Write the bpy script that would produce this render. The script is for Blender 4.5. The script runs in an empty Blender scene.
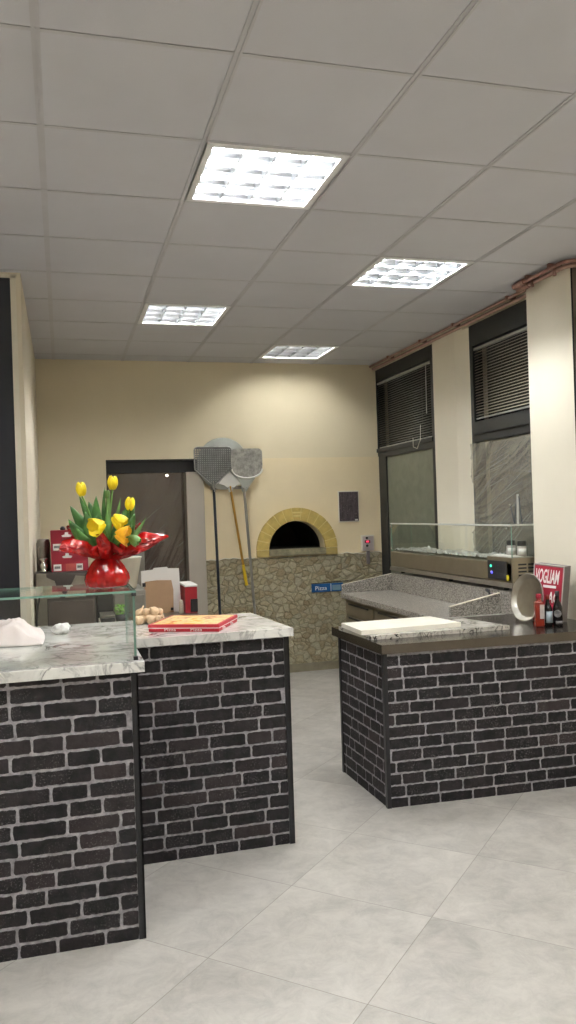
import bpy, bmesh, math, random
from mathutils import Vector, Matrix, noise
random.seed(7)
sc = bpy.context.scene
COL = sc.collection
PI = math.pi

# ------------------------------------------------------------------ materials
def lin(c):
    return tuple((v/255/12.92 if v/255 <= .04045 else ((v/255+.055)/1.055)**2.4) for v in c) + (1,)

class NT:
    def __init__(s, name):
        s.m = bpy.data.materials.new(name); s.m.use_nodes = True
        s.t = s.m.node_tree; s.b = s.t.nodes['Principled BSDF']; s.o = s.t.nodes['Material Output']
    def n(s, typ, **k):
        nd = s.t.nodes.new(typ)
        for a, v in k.items():
            if a.startswith('i_'):
                key = a[2:]
                nd.inputs[int(key) if key.isdigit() else key.replace('_', ' ')].default_value = v
            else: setattr(nd, a, v)
        return nd
    def l(s, a, b): s.t.links.new(a, b)
    def coord(s, scale=(1,1,1), rot=(0,0,0), loc=(0,0,0), kind='Object'):
        c = s.n('ShaderNodeTexCoord'); mp = s.n('ShaderNodeMapping')
        mp.inputs['Scale'].default_value = scale; mp.inputs['Rotation'].default_value = rot; mp.inputs['Location'].default_value = loc
        s.l(c.outputs[kind], mp.inputs['Vector']); return mp.outputs[0]
    def noise(s, vec, scale, detail=4, rough=.5, dist=0):
        nd = s.n('ShaderNodeTexNoise'); nd.inputs['Scale'].default_value = scale; nd.inputs['Detail'].default_value = detail
        nd.inputs['Roughness'].default_value = rough; nd.inputs['Distortion'].default_value = dist
        s.l(vec, nd.inputs['Vector']); return nd.outputs['Fac']
    def ramp(s, fac, stops):
        r = s.n('ShaderNodeValToRGB'); e = r.color_ramp.elements
        while len(e) < len(stops): e.new(.5)
        for k, (p, c) in enumerate(stops):
            e[k].position = p; e[k].color = c if len(c) == 4 else tuple(c)+(1,)
        s.l(fac, r.inputs[0]); return r.outputs[0]
    def mix(s, fac, a, b, mode='MIX'):
        m = s.n('ShaderNodeMix', data_type='RGBA', blend_type=mode)
        for v, i in ((fac, 0), (a, 6), (b, 7)):
            if hasattr(v, 'links'): s.l(v, m.inputs[i])
            else: m.inputs[i].default_value = v
        return m.outputs[2]
    def math(s, op, a, b=0.0):
        m = s.n('ShaderNodeMath', operation=op)
        for v, i in ((a, 0), (b, 1)):
            if hasattr(v, 'links'): s.l(v, m.inputs[i])
            else: m.inputs[i].default_value = v
        return m.outputs[0]
    def bump(s, h, strength=.3, dist=.01):
        b = s.n('ShaderNodeBump'); b.inputs['Strength'].default_value = strength; b.inputs['Distance'].default_value = dist
        s.l(h, b.inputs['Height']); s.l(b.outputs[0], s.b.inputs['Normal'])
    def col(s, v):
        if hasattr(v, 'links'): s.l(v, s.b.inputs['Base Color'])
        else: s.b.inputs['Base Color'].default_value = v

def plain(name, rgb, rough=.5, metal=0, var=.06, scale=8, bump=0, bscale=60, spec=None, sss=0):
    t = NT(name); v = t.coord(); c = lin(rgb)
    n = t.noise(v, scale, 5, .6)
    d = tuple(max(0, x*(1-var*2)) for x in c[:3])+(1,); h = tuple(min(1, x*(1+var*2)) for x in c[:3])+(1,)
    t.col(t.ramp(n, [(.3, d), (.7, h)]))
    t.b.inputs['Roughness'].default_value = rough; t.b.inputs['Metallic'].default_value = metal
    if spec is not None: t.b.inputs['Specular IOR Level'].default_value = spec
    if bump: t.bump(t.noise(v, bscale, 4), bump, .004)
    return t.m

M = {}
M['wall'] = plain('cream_wall_paint', (222, 212, 190), .85, var=.02, scale=1.5, bump=.12, bscale=90)
M['wall_low'] = plain('ochre_cream_paint', (234, 218, 182), .8, var=.025, scale=2, bump=.12, bscale=90)
M['wall_back'] = plain('pale_cream_paint', (226, 214, 184), .85, var=.02, scale=1.5, bump=.1, bscale=90)
M['column'] = plain('column_paint', (234, 227, 208), .75, var=.015, scale=1.5, bump=.08, bscale=70)
M['tile_ceil'] = plain('mineral_ceiling_tile', (199, 199, 204), .95, var=.015, scale=2, bump=.15, bscale=240)
M['tbar'] = plain('ceiling_tee_bar', (190, 189, 192), .7, var=.02)
M['tbar_groove'] = plain('ceiling_tee_groove', (165, 163, 164), .7, var=.02)
M['white_metal'] = plain('white_enamel', (235, 236, 236), .35, var=.01)
M['black'] = plain('black_trim', (16, 17, 22), .35, var=.1)
M['blackmatte'] = plain('black_plastic', (22, 22, 24), .45, var=.1)
M['frame_dark'] = plain('anthracite_frame', (38, 40, 40), .5, var=.04)
M['door_dark'] = plain('dark_blue_black_leaf', (26, 28, 36), .5, var=.05)
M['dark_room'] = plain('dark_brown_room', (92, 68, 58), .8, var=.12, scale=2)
M['dark_beam'] = plain('dark_lintel', (26, 24, 22), .6, var=.1)
M['grey_panel'] = plain('grey_panel_paint', (178, 170, 156), .6, var=.02, scale=2)
M['white_frame'] = plain('white_painted_frame', (225, 218, 200), .5, var=.02)
M['steel'] = plain('brushed_steel', (168, 164, 154), .3, 1, var=.05, scale=14)
M['steel_dull'] = plain('dull_steel', (150, 146, 138), .45, .85, var=.06, scale=10)
M['steel_dark'] = plain('smoky_steel', (88, 82, 80), .3, .5, var=.1, scale=4)
M['steel_top'] = plain('dark_steel_top', (104, 98, 92), .2, .9, var=.06, scale=5)
M['steel_warm'] = plain('warm_steel_panel', (150, 140, 120), .4, .7, var=.05, scale=5)
M['chrome'] = plain('chrome', (215, 215, 215), .12, 1, var=.02)
M['alu'] = plain('peel_aluminium', (165, 165, 160), .38, .8, var=.18, scale=30)
M['peel_bright'] = plain('bright_aluminium', (222, 222, 216), .45, .4, var=.03)
M['alu_dark'] = plain('worn_dark_aluminium', (120, 120, 118), .4, .8, var=.12, scale=20)
M['alu_pale'] = plain('pale_matt_aluminium', (172, 175, 168), .5, .55, var=.05, scale=8)
M['handle_dark'] = plain('dark_grey_tube', (58, 64, 72), .35, .6, var=.08)
M['handle_grey'] = plain('grey_tube', (150, 148, 140), .4, .6, var=.05)
M['brass'] = plain('brass_tube', (190, 145, 60), .35, .5, var=.08)
M['yellow_plastic'] = plain('yellow_plastic', (225, 190, 40), .4)
M['copper'] = plain('copper_pipe', (178, 146, 134), .4, .5, var=.1, scale=12)
M['copper_dark'] = plain('aged_copper', (150, 114, 104), .5, .4, var=.2, scale=25)
M['cardboard'] = plain('brown_cardboard', (172, 140, 108), .85, var=.04, scale=5)
M['white_card'] = plain('white_cardboard', (226, 222, 215), .8, var=.015)
M['red_box'] = plain('crimson_cardboard', (150, 22, 45), .55, var=.05, scale=6)
M['red_print'] = plain('red_print_card', (190, 38, 52), .5, var=.05)
M['red_brown'] = plain('faded_red_card', (165, 70, 62), .6, var=.05)
M['label_white'] = plain('white_label', (238, 235, 230), .6, var=.02)
M['label_grey'] = plain('grey_print', (120, 118, 118), .6, var=.3, scale=60)
M['sign_red'] = plain('raspberry_print', (160, 28, 52), .45, var=.05)
M['box_grey'] = plain('grey_box_side', (120, 113, 110), .5, var=.05)
M['box_edge'] = plain('pale_grey_edge', (195, 185, 180), .5, var=.03)
M['poly_board'] = plain('white_polyethylene', (240, 236, 222), .45, var=.02)
M['cloth'] = plain('white_cotton', (240, 226, 222), .9, var=.02)
M['napkin'] = plain('white_tissue', (240, 238, 235), .9, var=.02)
M['leaf'] = plain('tulip_leaf', (62, 108, 44), .45, var=.25, scale=18)
M['leaf_pale'] = plain('pale_tulip_leaf', (110, 150, 80), .45, var=.2, scale=18)
M['stem'] = plain('tulip_stem', (110, 155, 75), .5, var=.1)
M['petal'] = plain('yellow_petal', (250, 212, 20), .45, var=.12, scale=30)
M['petal_or'] = plain('orange_petal', (250, 170, 30), .45, var=.15, scale=30)
M['herb'] = plain('fresh_herb', (110, 165, 50), .5, var=.25, scale=40)
M['terracotta'] = plain('dark_pot', (60, 60, 62), .6)
M['arch'] = plain('yellow_arch_brick', (196, 172, 98), .8, var=.08, scale=14, bump=.4, bscale=80)
M['arch_pale'] = plain('yellow_arch_mortar', (216, 198, 130), .85, var=.05)
M['arch_low'] = plain('yellow_arch_foot', (176, 156, 92), .8, var=.08, scale=14, bump=.4, bscale=80)
M['sill'] = plain('grey_stone_sill', (132, 126, 100), .7, var=.15, scale=25, bump=.3)
M['soot'] = plain('sooty_vault', (40, 34, 28), .9, var=.2)
M['blue_sign'] = plain('blue_enamel', (28, 92, 150), .4, var=.08)
M['grey_blue'] = plain('grey_blue_print', (118, 148, 165), .5)
M['poster'] = None
M['herbpot'] = M['terracotta']
M['garlic'] = plain('garlic_skin', (214, 186, 150), .6, var=.12, scale=40)
M['straw'] = plain('dry_straw', (165, 130, 88), .8, var=.15, scale=40)
M['tub'] = plain('off_white_plastic', (205, 196, 176), .5, var=.02)
M['crate_red'] = plain('red_plastic_crate', (160, 30, 38), .5)
M['sauce'] = plain('orange_red_bottle', (128, 36, 22), .2, var=.05)
M['dark_bottle'] = plain('dark_bottle', (20, 16, 16), .15)
M['label_blue'] = plain('pale_blue_label', (170, 185, 195), .5, var=.1, scale=60)
M['yellow_sticker'] = plain('yellow_sticker', (235, 215, 50), .5)
M['base_stone'] = plain('baseboard_tile', (140, 133, 110), .6, var=.08, scale=10)
M['slat'] = plain('blind_slat', (168, 160, 142), .45, var=.03)
M['slat_dark'] = plain('dark_blind_slat', (92, 88, 78), .45, var=.03)
M['rail'] = plain('blind_rail', (150, 150, 145), .4, var=.02)
M['cord'] = plain('white_cord', (190, 188, 178), .6)
M['door_brown'] = plain('brown_grey_door', (84, 74, 70), .35, .3, var=.08)
M['side_panel'] = plain('grey_brown_panel', (122, 108, 96), .6, var=.03)
M['panel_black'] = plain('control_panel_black', (44, 44, 46), .4)
M['rail_pale'] = plain('pale_rail', (205, 205, 198), .4, .2)
M['gap_shade'] = plain('gap_shade_strip', (12, 12, 12), .7)

def emis(name, rgb, s):
    t = NT(name); t.b.inputs['Base Color'].default_value = (0, 0, 0, 1)
    t.b.inputs['Emission Color'].default_value = lin(rgb); t.b.inputs['Emission Strength'].default_value = s
    return t.m
LAMP = 95.0
M['lamp'] = emis('fluorescent_tube', (250, 251, 252), LAMP)
M['led_green'] = emis('green_led', (60, 220, 170), 1.2)
M['led_blue'] = emis('blue_led', (90, 90, 255), 1.2)
M['led_red'] = emis('red_display', (255, 60, 90), 1.2)
M['spark'] = emis('small_lamp', (255, 245, 230), 6)

M['lamp_dim'] = emis('dimmed_fluorescent_tube', (250, 249, 246), LAMP*.42)  # weaker emission, only to soften the bright spot on the back wall
# louvre: satin aluminium
M['reflector'] = plain('white_reflector', (225, 226, 226), .5, 0, var=.01)
M['louver'] = plain('louver_aluminium', (150, 152, 154), .28, 1, var=.02)

# thin glass: reflection rises to grazing, otherwise clear
def glass(name, tint=(1, 1, 1, 1), base=.045, rough=.01):
    t = NT(name); t.t.nodes.remove(t.b)
    g = t.n('ShaderNodeNewGeometry'); d = t.n('ShaderNodeVectorMath', operation='DOT_PRODUCT')
    t.l(g.outputs['Normal'], d.inputs[0]); t.l(g.outputs['Incoming'], d.inputs[1])
    a = t.math('ABSOLUTE', d.outputs['Value']); a = t.math('SUBTRACT', 1.0, a); a = t.math('POWER', a, 5.0)
    a = t.math('MULTIPLY', a, .75); f = t.math('ADD', a, base)
    tr = t.n('ShaderNodeBsdfTransparent'); tr.inputs[0].default_value = tint
    gl = t.n('ShaderNodeBsdfGlossy'); gl.inputs['Roughness'].default_value = rough; gl.inputs[0].default_value = (1, 1, 1, 1)
    mx = t.n('ShaderNodeMixShader'); t.l(f, mx.inputs[0]); t.l(tr.outputs[0], mx.inputs[1]); t.l(gl.outputs[0], mx.inputs[2])
    t.l(mx.outputs[0], t.o.inputs[0]); return t.m
M['glass'] = glass('clear_glass', (.97, .985, .975, 1), .03)
M['glass_win'] = glass('window_glass', (.8, .82, .8, 1), .05)
M['glass_edge'] = plain('green_glass_edge', (120, 160, 145), .15, var=.05)
M['jar_glass'] = glass('jar_glass', (.85, .85, .83, 1), .08)

def film(name, rgb, opac, gloss=.25, rough=.25):
    t = NT(name); t.t.nodes.remove(t.b)
    v = t.coord(); n = t.noise(v, 9, 4, .6, .5)
    df = t.n('ShaderNodeBsdfDiffuse'); df.inputs[0].default_value = lin(rgb)
    gl = t.n('ShaderNodeBsdfGlossy'); gl.inputs['Roughness'].default_value = rough; gl.inputs[0].default_value = lin((235, 235, 230))
    tr = t.n('ShaderNodeBsdfTransparent')
    m1 = t.n('ShaderNodeMixShader'); m1.inputs[0].default_value = gloss; t.l(df.outputs[0], m1.inputs[1]); t.l(gl.outputs[0], m1.inputs[2])
    m2 = t.n('ShaderNodeMixShader')
    o = t.math('MULTIPLY_ADD', n, .35); o.node.inputs[2].default_value = opac-.17
    t.l(o, m2.inputs[0]); t.l(tr.outputs[0], m2.inputs[1]); t.l(m1.outputs[0], m2.inputs[2])
    t.l(m2.outputs[0], t.o.inputs[0]); return t.m
M['film'] = film('plastic_dust_sheet', (176, 174, 164), .52, .4, .22)
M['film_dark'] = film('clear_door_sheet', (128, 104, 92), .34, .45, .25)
M['cling'] = film('cling_film', (235, 235, 228), .72, .45, .15)
M['glint'] = film('painted_glint_film', (226, 223, 214), .6, .4, .2)  # pale colour standing in for highlights along the folds
M['frost'] = film('frosted_window_film', (128, 132, 116), .8, .12, .35)

# red cellophane
t = NT('red_cellophane'); v = t.coord()
t.col(t.ramp(t.noise(v, 14, 3), [(.3, lin((118, 6, 9))), (.7, lin((196, 20, 16)))]))
t.b.inputs['Roughness'].default_value = .13; t.b.inputs['Coat Weight'].default_value = .15
t.b.inputs['Specular IOR Level'].default_value = .4; t.bump(t.noise(v, 24, 3, .5, .5), .45, .012); M['cello'] = t.m

# brick faces (random tone per brick) and mortar
t = NT('black_brick_print'); v = t.coord()
g = t.n('ShaderNodeNewGeometry')
tone = t.ramp(g.outputs['Random Per Island'], [(0, lin((12, 12, 16))), (.6, lin((20, 19, 22))), (.88, lin((38, 32, 34))), (1, lin((58, 48, 48)))])
blot = t.ramp(t.noise(v, 22, 4, .6), [(.35, lin((8, 8, 11))), (.75, lin((62, 56, 58)))])
c = t.mix(.42, tone, blot)
sp = t.ramp(t.noise(v, 130, 3, .75), [(.56, (0, 0, 0)), (.64, (1, 1, 1))])
sm = t.ramp(t.noise(v, 9, 3, .6), [(.45, (0, 0, 0)), (.62, (.75, .75, .75))])
c = t.mix(t.math('MULTIPLY', sp, sm), c, lin((112, 107, 108)))
t.col(c); t.b.inputs['Roughness'].default_value = .6; t.b.inputs['Specular IOR Level'].default_value = .3; t.bump(t.noise(v, 70, 5, .7), .4, .005); M['brick'] = t.m
t = NT('grey_mortar_print'); v = t.coord()
t.col(t.ramp(t.noise(v, 45, 5, .65), [(.3, lin((108, 106, 110))), (.7, lin((172, 168, 172)))])); t.b.inputs['Roughness'].default_value = .6; M['mortar'] = t.m

# marble worktop
def marble(name, base, vein, sc_=1.0, rough=.12, amount=.5, rot=.5):
    t = NT(name); v = t.coord((1, 1, 1), (0.2, .1, rot)); 
    n1 = t.noise(v, 3.2*sc_, 6, .62, 1.6)
    a = t.math('ABSOLUTE', t.math('SUBTRACT', n1, .5))
    ve = t.ramp(a, [(0, (1, 1, 1)), (.012, (.75, .75, .75)), (.045, (.12, .12, .12)), (.12, (0, 0, 0))])
    n2 = t.noise(v, 1.7*sc_, 5, .6, .8)
    cl = t.ramp(n2, [(.35, base), (.65, tuple(x*.78 for x in base[:3])+(1,))])
    n3 = t.ramp(t.noise(v, 2.1*sc_, 3), [(.4, (0, 0, 0)), (.65, (amount, amount, amount))])
    t.col(t.mix(t.math('MULTIPLY', ve, n3), cl, vein)); t.b.inputs['Roughness'].default_value = rough; return t.m
M['marble'] = marble('grey_white_marble', lin((232, 231, 225)), lin((60, 62, 64)), 1.8, .1, 1.0)
M['marble_board'] = marble('dark_veined_marble', lin((214, 210, 200)), lin((14, 14, 16)), 3.6, .15, 1.6, 1.0)

# speckled granite
t = NT('speckled_granite'); v = t.coord()
vo = t.n('ShaderNodeTexVoronoi'); vo.inputs['Scale'].default_value = 230; t.l(v, vo.inputs['Vector'])
bw = t.n('ShaderNodeRGBToBW'); t.l(vo.outputs['Color'], bw.inputs[0])
c = t.ramp(bw.outputs[0], [(.2, lin((62, 59, 56))), (.4, lin((126, 121, 113))), (.6, lin((165, 160, 150))), (.8, lin((200, 195, 185)))])
t.col(c); t.b.inputs['Roughness'].default_value = .28; M['granite'] = t.m

# floor tiles 60 x 60 laid diagonally
t = NT('porcelain_floor_tile')
TH = .7908
v = t.coord((1, 1, 1), (0, 0, 0), kind='Object')
sx = t.n('ShaderNodeSeparateXYZ'); t.l(v, sx.inputs[0])
px_ = t.math('SUBTRACT', sx.outputs[0], .438); py_ = t.math('SUBTRACT', sx.outputs[1], 2.795)
cu, su = math.cos(TH), math.sin(TH)
u = t.math('DIVIDE', t.math('ADD', t.math('MULTIPLY', px_, cu), t.math('MULTIPLY', py_, su)), .6)
w = t.math('DIVIDE', t.math('SUBTRACT', t.math('MULTIPLY', px_, su), t.math('MULTIPLY', py_, cu)), .6)
def edge(x):
    f = t.math('FRACT', x); return t.math('MINIMUM', f, t.math('SUBTRACT', 1.0, f))
e = t.math('MINIMUM', edge(u), edge(w))
gr = t.ramp(e, [(0, (1, 1, 1)), (.0022, (1, 1, 1)), (.0034, (0, 0, 0))])
cmb = t.n('ShaderNodeCombineXYZ'); t.l(t.math('FLOOR', u), cmb.inputs[0]); t.l(t.math('FLOOR', w), cmb.inputs[1])
wn = t.n('ShaderNodeTexWhiteNoise', noise_dimensions='3D'); t.l(cmb.outputs[0], wn.inputs['Vector'])
vs = t.n('ShaderNodeVectorMath', operation='SCALE'); t.l(wn.outputs['Color'], vs.inputs[0]); vs.inputs['Scale'].default_value = 7
va = t.n('ShaderNodeVectorMath', operation='ADD'); t.l(v, va.inputs[0]); t.l(vs.outputs[0], va.inputs[1])
c1 = t.ramp(t.noise(va.outputs[0], 2.2, 8, .66, .4), [(.28, lin((160, 155, 147))), (.5, lin((184, 180, 172))), (.72, lin((202, 197, 189)))])
c2 = t.ramp(t.noise(va.outputs[0], 9, 7, .75, .5), [(.35, lin((146, 143, 138))), (.62, lin((200, 196, 188)))])
c = t.mix(.4, c1, c2)
tv = t.ramp(wn.outputs['Value'], [(0, (.93, .93, .93)), (1, (1, 1, 1))])
c = t.mix(1.0, c, tv, 'MULTIPLY')
c = t.mix(gr, c, lin((122, 116, 106)))
t.col(c); r = t.ramp(t.noise(va.outputs[0], 6, 4), [(.3, (.3, .3, .3)), (.7, (.42, .42, .42))])
t.l(r, t.b.inputs['Roughness']); t.bump(t.math('SUBTRACT', 1.0, gr), .3, .002)
M['floor'] = t.m

# stone cladding
t = NT('rubble_stone_cladding'); v0 = t.coord((1, 1, 1.25))
nz = t.n('ShaderNodeTexNoise'); nz.inputs['Scale'].default_value = 9; t.l(v0, nz.inputs['Vector'])
vm = t.n('ShaderNodeVectorMath', operation='MULTIPLY_ADD'); t.l(nz.outputs['Color'], vm.inputs[0]); vm.inputs[1].default_value = (.075, 0, .075); t.l(v0, vm.inputs[2])
vo = t.n('ShaderNodeTexVoronoi', feature='DISTANCE_TO_EDGE'); vo.inputs['Scale'].default_value = 15; t.l(vm.outputs[0], vo.inputs['Vector'])
vc = t.n('ShaderNodeTexVoronoi'); vc.inputs['Scale'].default_value = 15; t.l(vm.outputs[0], vc.inputs['Vector'])
bw = t.n('ShaderNodeRGBToBW'); t.l(vc.outputs['Color'], bw.inputs[0])
st = t.ramp(bw.outputs[0], [(.15, lin((138, 120, 86))), (.35, lin((172, 160, 126))), (.6, lin((186, 177, 146))), (.85, lin((160, 154, 130)))])
st = t.mix(.42, st, t.ramp(t.noise(v0, 60, 5, .7), [(.3, lin((120, 108, 80))), (.7, lin((205, 198, 170)))]))
jo = t.ramp(vo.outputs['Distance'], [(0, (1, 1, 1)), (.03, (.8, .8, .8)), (.07, (0, 0, 0))])
t.col(t.mix(t.math('MULTIPLY', jo, .55), st, lin((128, 118, 90)))); t.b.inputs['Roughness'].default_value = .85
hh = t.ramp(vo.outputs['Distance'], [(0, (0, 0, 0)), (.09, (.8, .8, .8)), (.3, (1, 1, 1))])
t.bump(t.math('ADD', hh, t.math('MULTIPLY', t.noise(v0, 40, 4), .4)), .9, .014); M['stone'] = t.m

# poster print
t = NT('poster_print'); v = t.coord((60, 1, 9)); v2 = t.coord()
c = t.ramp(t.noise(v, 1.2, 4, .6), [(.35, lin((52, 46, 48))), (.7, lin((98, 86, 92)))])
c = t.mix(t.ramp(t.noise(v2, 75, 3, .7), [(.58, (0, 0, 0)), (.68, (.5, .5, .5))]), c, lin((150, 142, 140)))
t.col(c); t.b.inputs['Roughness'].default_value = .35; M['poster'] = t.m
# pizza print on a lid
t = NT('pizza_lid_print'); v = t.coord()
c = t.ramp(t.noise(v, 15, 4, .6, 1.0), [(.3, lin((170, 60, 30))), (.42, lin((225, 185, 120))), (.52, lin((240, 215, 160))), (.6, lin((240, 190, 60))), (.72, lin((205, 70, 40)))])
t.col(c); t.b.inputs['Roughness'].default_value = .35; M['pizza_print'] = t.m

# ------------------------------------------------------------------ mesh building
class MB:
    def __init__(s, mats=None): s.v = []; s.f = []; s.mi = []; s.sm = []
    def add(s, vs, fs, mi=0, smooth=False):
        o = len(s.v); s.v += [tuple(p) for p in vs]
        for f in fs: s.f.append([i+o for i in f]); s.mi.append(mi); s.sm.append(smooth)
        return s
    def box(s, x0, x1, y0, y1, z0, z1, mi=0, T=None, be=0):
        vs = [Vector((x, y, z)) for z in (z0, z1) for y in (y0, y1) for x in (x0, x1)]
        fs = [(0,2,3,1), (4,5,7,6), (0,1,5,4), (2,6,7,3), (0,4,6,2), (1,3,7,5)]
        if be:
            bm = bmesh.new(); bv = [bm.verts.new(p) for p in vs]
            for f in fs: bm.faces.new([bv[i] for i in f])
            bmesh.ops.bevel(bm, geom=bm.edges[:], offset=be, segments=2, profile=.6, affect='EDGES')
            bm.verts.index_update(); vs = [p.co.copy() for p in bm.verts]; fs = [[q.index for q in f.verts] for f in bm.faces]; bm.free()
        if T: vs = [T @ p for p in vs]
        return s.add(vs, fs, mi)
    def tube(s, pts, r, n=10, mi=0, cap=True, smooth=True, rs=None):
        pts = [Vector(p) for p in pts]; o = []; prev = None
        for i, p in enumerate(pts):
            d = (pts[min(i+1, len(pts)-1)]-pts[max(i-1, 0)]).normalized()
            a = d.orthogonal() if prev is None else (prev-d*prev.dot(d))
            a.normalize(); prev = a; b = d.cross(a); rr = rs[i] if rs else r
            o.append([p+(a*math.cos(2*PI*k/n)+b*math.sin(2*PI*k/n))*rr for k in range(n)])
        vs = [q for ring in o for q in ring]
        fs = [(i*n+k, i*n+(k+1) % n, (i+1)*n+(k+1) % n, (i+1)*n+k) for i in range(len(pts)-1) for k in range(n)]
        s.add(vs, fs, mi, smooth)
        if cap: s.add(vs[:n], [list(range(n))[::-1]], mi); s.add(vs[-n:], [list(range(n))], mi)
        return s
    def lathe(s, prof, c=(0,0,0), n=24, mi=0, smooth=True, T=None, wob=None):
        vs = []
        for (r, z) in prof:
            for k in range(n):
                a = 2*PI*k/n; q = r*(1+(wob(a, z) if wob else 0))
                vs.append(Vector((q*math.cos(a), q*math.sin(a), z)))
        if T: vs = [T @ p for p in vs]
        else: vs = [p+Vector(c) for p in vs]
        fs = [(i*n+k, i*n+(k+1) % n, (i+1)*n+(k+1) % n, (i+1)*n+k) for i in range(len(prof)-1) for k in range(n)]
        return s.add(vs, fs, mi, smooth)
    def prism(s, poly, a, b, ax='y', mi=0, smooth=False):
        def P(u, w, d): return {'y': (u, d, w), 'z': (u, w, d), 'x': (d, u, w)}[ax]
        n = len(poly); vs = [P(u, w, a) for u, w in poly]+[P(u, w, b) for u, w in poly]
        fs = [list(range(n)), list(range(2*n-1, n-1, -1))]+[(k, (k+1) % n, n+(k+1) % n, n+k)[::-1] for k in range(n)]
        return s.add(vs, fs, mi, smooth)
    def grid(s, fn, nu, nv, mi=0, smooth=True):
        vs = [fn(i/nu, j/nv) for j in range(nv+1) for i in range(nu+1)]
        fs = [(j*(nu+1)+i, j*(nu+1)+i+1, (j+1)*(nu+1)+i+1, (j+1)*(nu+1)+i) for j in range(nv) for i in range(nu)]
        return s.add(vs, fs, mi, smooth)
    def build(s, name, mats, parent=None, solid=0, sub=0, origin=None):
        me = bpy.data.meshes.new(name); me.from_pydata(s.v, [], s.f)
        for m in (mats if isinstance(mats, (list, tuple)) else [mats]): me.materials.append(M[m] if isinstance(m, str) else m)
        for p, mi, sm in zip(me.polygons, s.mi, s.sm): p.material_index = mi; p.use_smooth = sm
        bm = bmesh.new(); bm.from_mesh(me); bmesh.ops.recalc_face_normals(bm, faces=bm.faces[:]); bm.to_mesh(me); bm.free()
        me.update(); o = bpy.data.objects.new(name, me); COL.objects.link(o)
        if parent:
            o.parent = parent; root = parent
            loc = Vector((0,0,0))
            while root: loc += root.location; root = root.parent
            if any(loc): me.transform(Matrix.Translation(-loc))
        if solid: md = o.modifiers.new('solid', 'SOLIDIFY'); md.thickness = solid; md.offset = 0
        if sub: md = o.modifiers.new('sub', 'SUBSURF'); md.levels = sub; md.render_levels = sub
        return o

def thing(name, label, cat, loc=(0,0,0), group=None):
    o = bpy.data.objects.new(name, None); COL.objects.link(o); o.location = loc; o.empty_display_size = .1
    o['label'] = label; o['category'] = cat
    if group: o['group'] = group
    return o
def tag(o, label, cat, group=None):
    o['label'] = label; o['category'] = cat
    if group: o['group'] = group
    return o
def struct(o): o['kind'] = 'structure'; return o
def copy_tree(o, parent=None):
    c = o.copy(); COL.objects.link(c); c.parent = parent
    for ch in list(o.children): copy_tree(ch, c)
    return c

def lettering(name, text, size, mat, parent, T, ext=.0006, xs=1.0, bold=.0):
    cu = bpy.data.curves.new(name, 'FONT'); cu.body = text; cu.size = size; cu.extrude = ext; cu.resolution_u = 4; cu.offset = size*bold
    ob = bpy.data.objects.new(name, cu); COL.objects.link(ob)
    bpy.context.view_layer.update()
    me = bpy.data.meshes.new_from_object(ob.evaluated_get(bpy.context.evaluated_depsgraph_get()))
    bpy.data.objects.remove(ob)
    me.transform(T @ Matrix.Diagonal((xs, 1, 1, 1)))
    me.materials.clear(); me.materials.append(M[mat])
    o = bpy.data.objects.new(name, me); COL.objects.link(o); o.parent = parent
    loc = Vector((0,0,0)); root = parent
    while root: loc += root.location; root = root.parent
    me.transform(Matrix.Translation(-loc)); return o
def frame(o, ux, uy):       # matrix with text x along ux, text y along uy, at o
    ux = Vector(ux).normalized(); uy = Vector(uy); uy = (uy-ux*uy.dot(ux)).normalized(); uz = ux.cross(uy)
    m = Matrix((ux, uy, uz)).transposed().to_4x4(); m.translation = Vector(o); return m

# ------------------------------------------------------------------ the room
CZ = 2.955; GX, GY = -.032, 2.452
XR = 3.03; XL = -.19; YB = 7.5; YN = -2.6; XLL = -1.85
LIGHTS = [(1, 1), (1, 5), (3, 3), (3, 7), (3, -1), (1, -3), (3, -5), (1, -7), (-2, -1), (-2, -5)]
struct(MB().box(XLL-.1, XR+.15, YN-.1, 8.9, -.1, 0).build('floor', 'floor'))
m = MB()
i0, i1 = -4, 6; j0, j1 = -9, 9
for i in range(i0, i1):
    for j in range(j0, j1):
        if (i, j) in LIGHTS: continue
        x0 = max(GX+.6*i, XLL-.05); x1 = min(GX+.6*(i+1), XR+.12); y0 = max(GY+.6*j, YN-.05); y1 = min(GY+.6*(j+1), YB+.03)
        if x1 <= x0 or y1 <= y0: continue
        m.box(x0, x1, y0, y1, CZ+.002, CZ+.022)
for i in range(i0, i1+1):
    x = GX+.6*i
    if XLL < x < XR:
        m.box(x-.013, x-.0035, YN, YB, CZ-.002, CZ+.006, 1); m.box(x+.0035, x+.013, YN, YB, CZ-.002, CZ+.006, 1); m.box(x-.0036, x+.0036, YN, YB, CZ+.001, CZ+.006, 1)
for j in range(j0, j1+1):
    y = GY+.6*j
    if YN < y < YB: m.box(XLL, XR+.1, y-.0085, y+.0085, CZ, CZ+.0062, 1); m.box(XLL, XR+.1, y-.0105, y-.0085, CZ+.002, CZ+.0062, 2)
struct(m.build('ceiling', ['tile_ceil', 'tbar', 'tbar_groove']))
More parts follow.
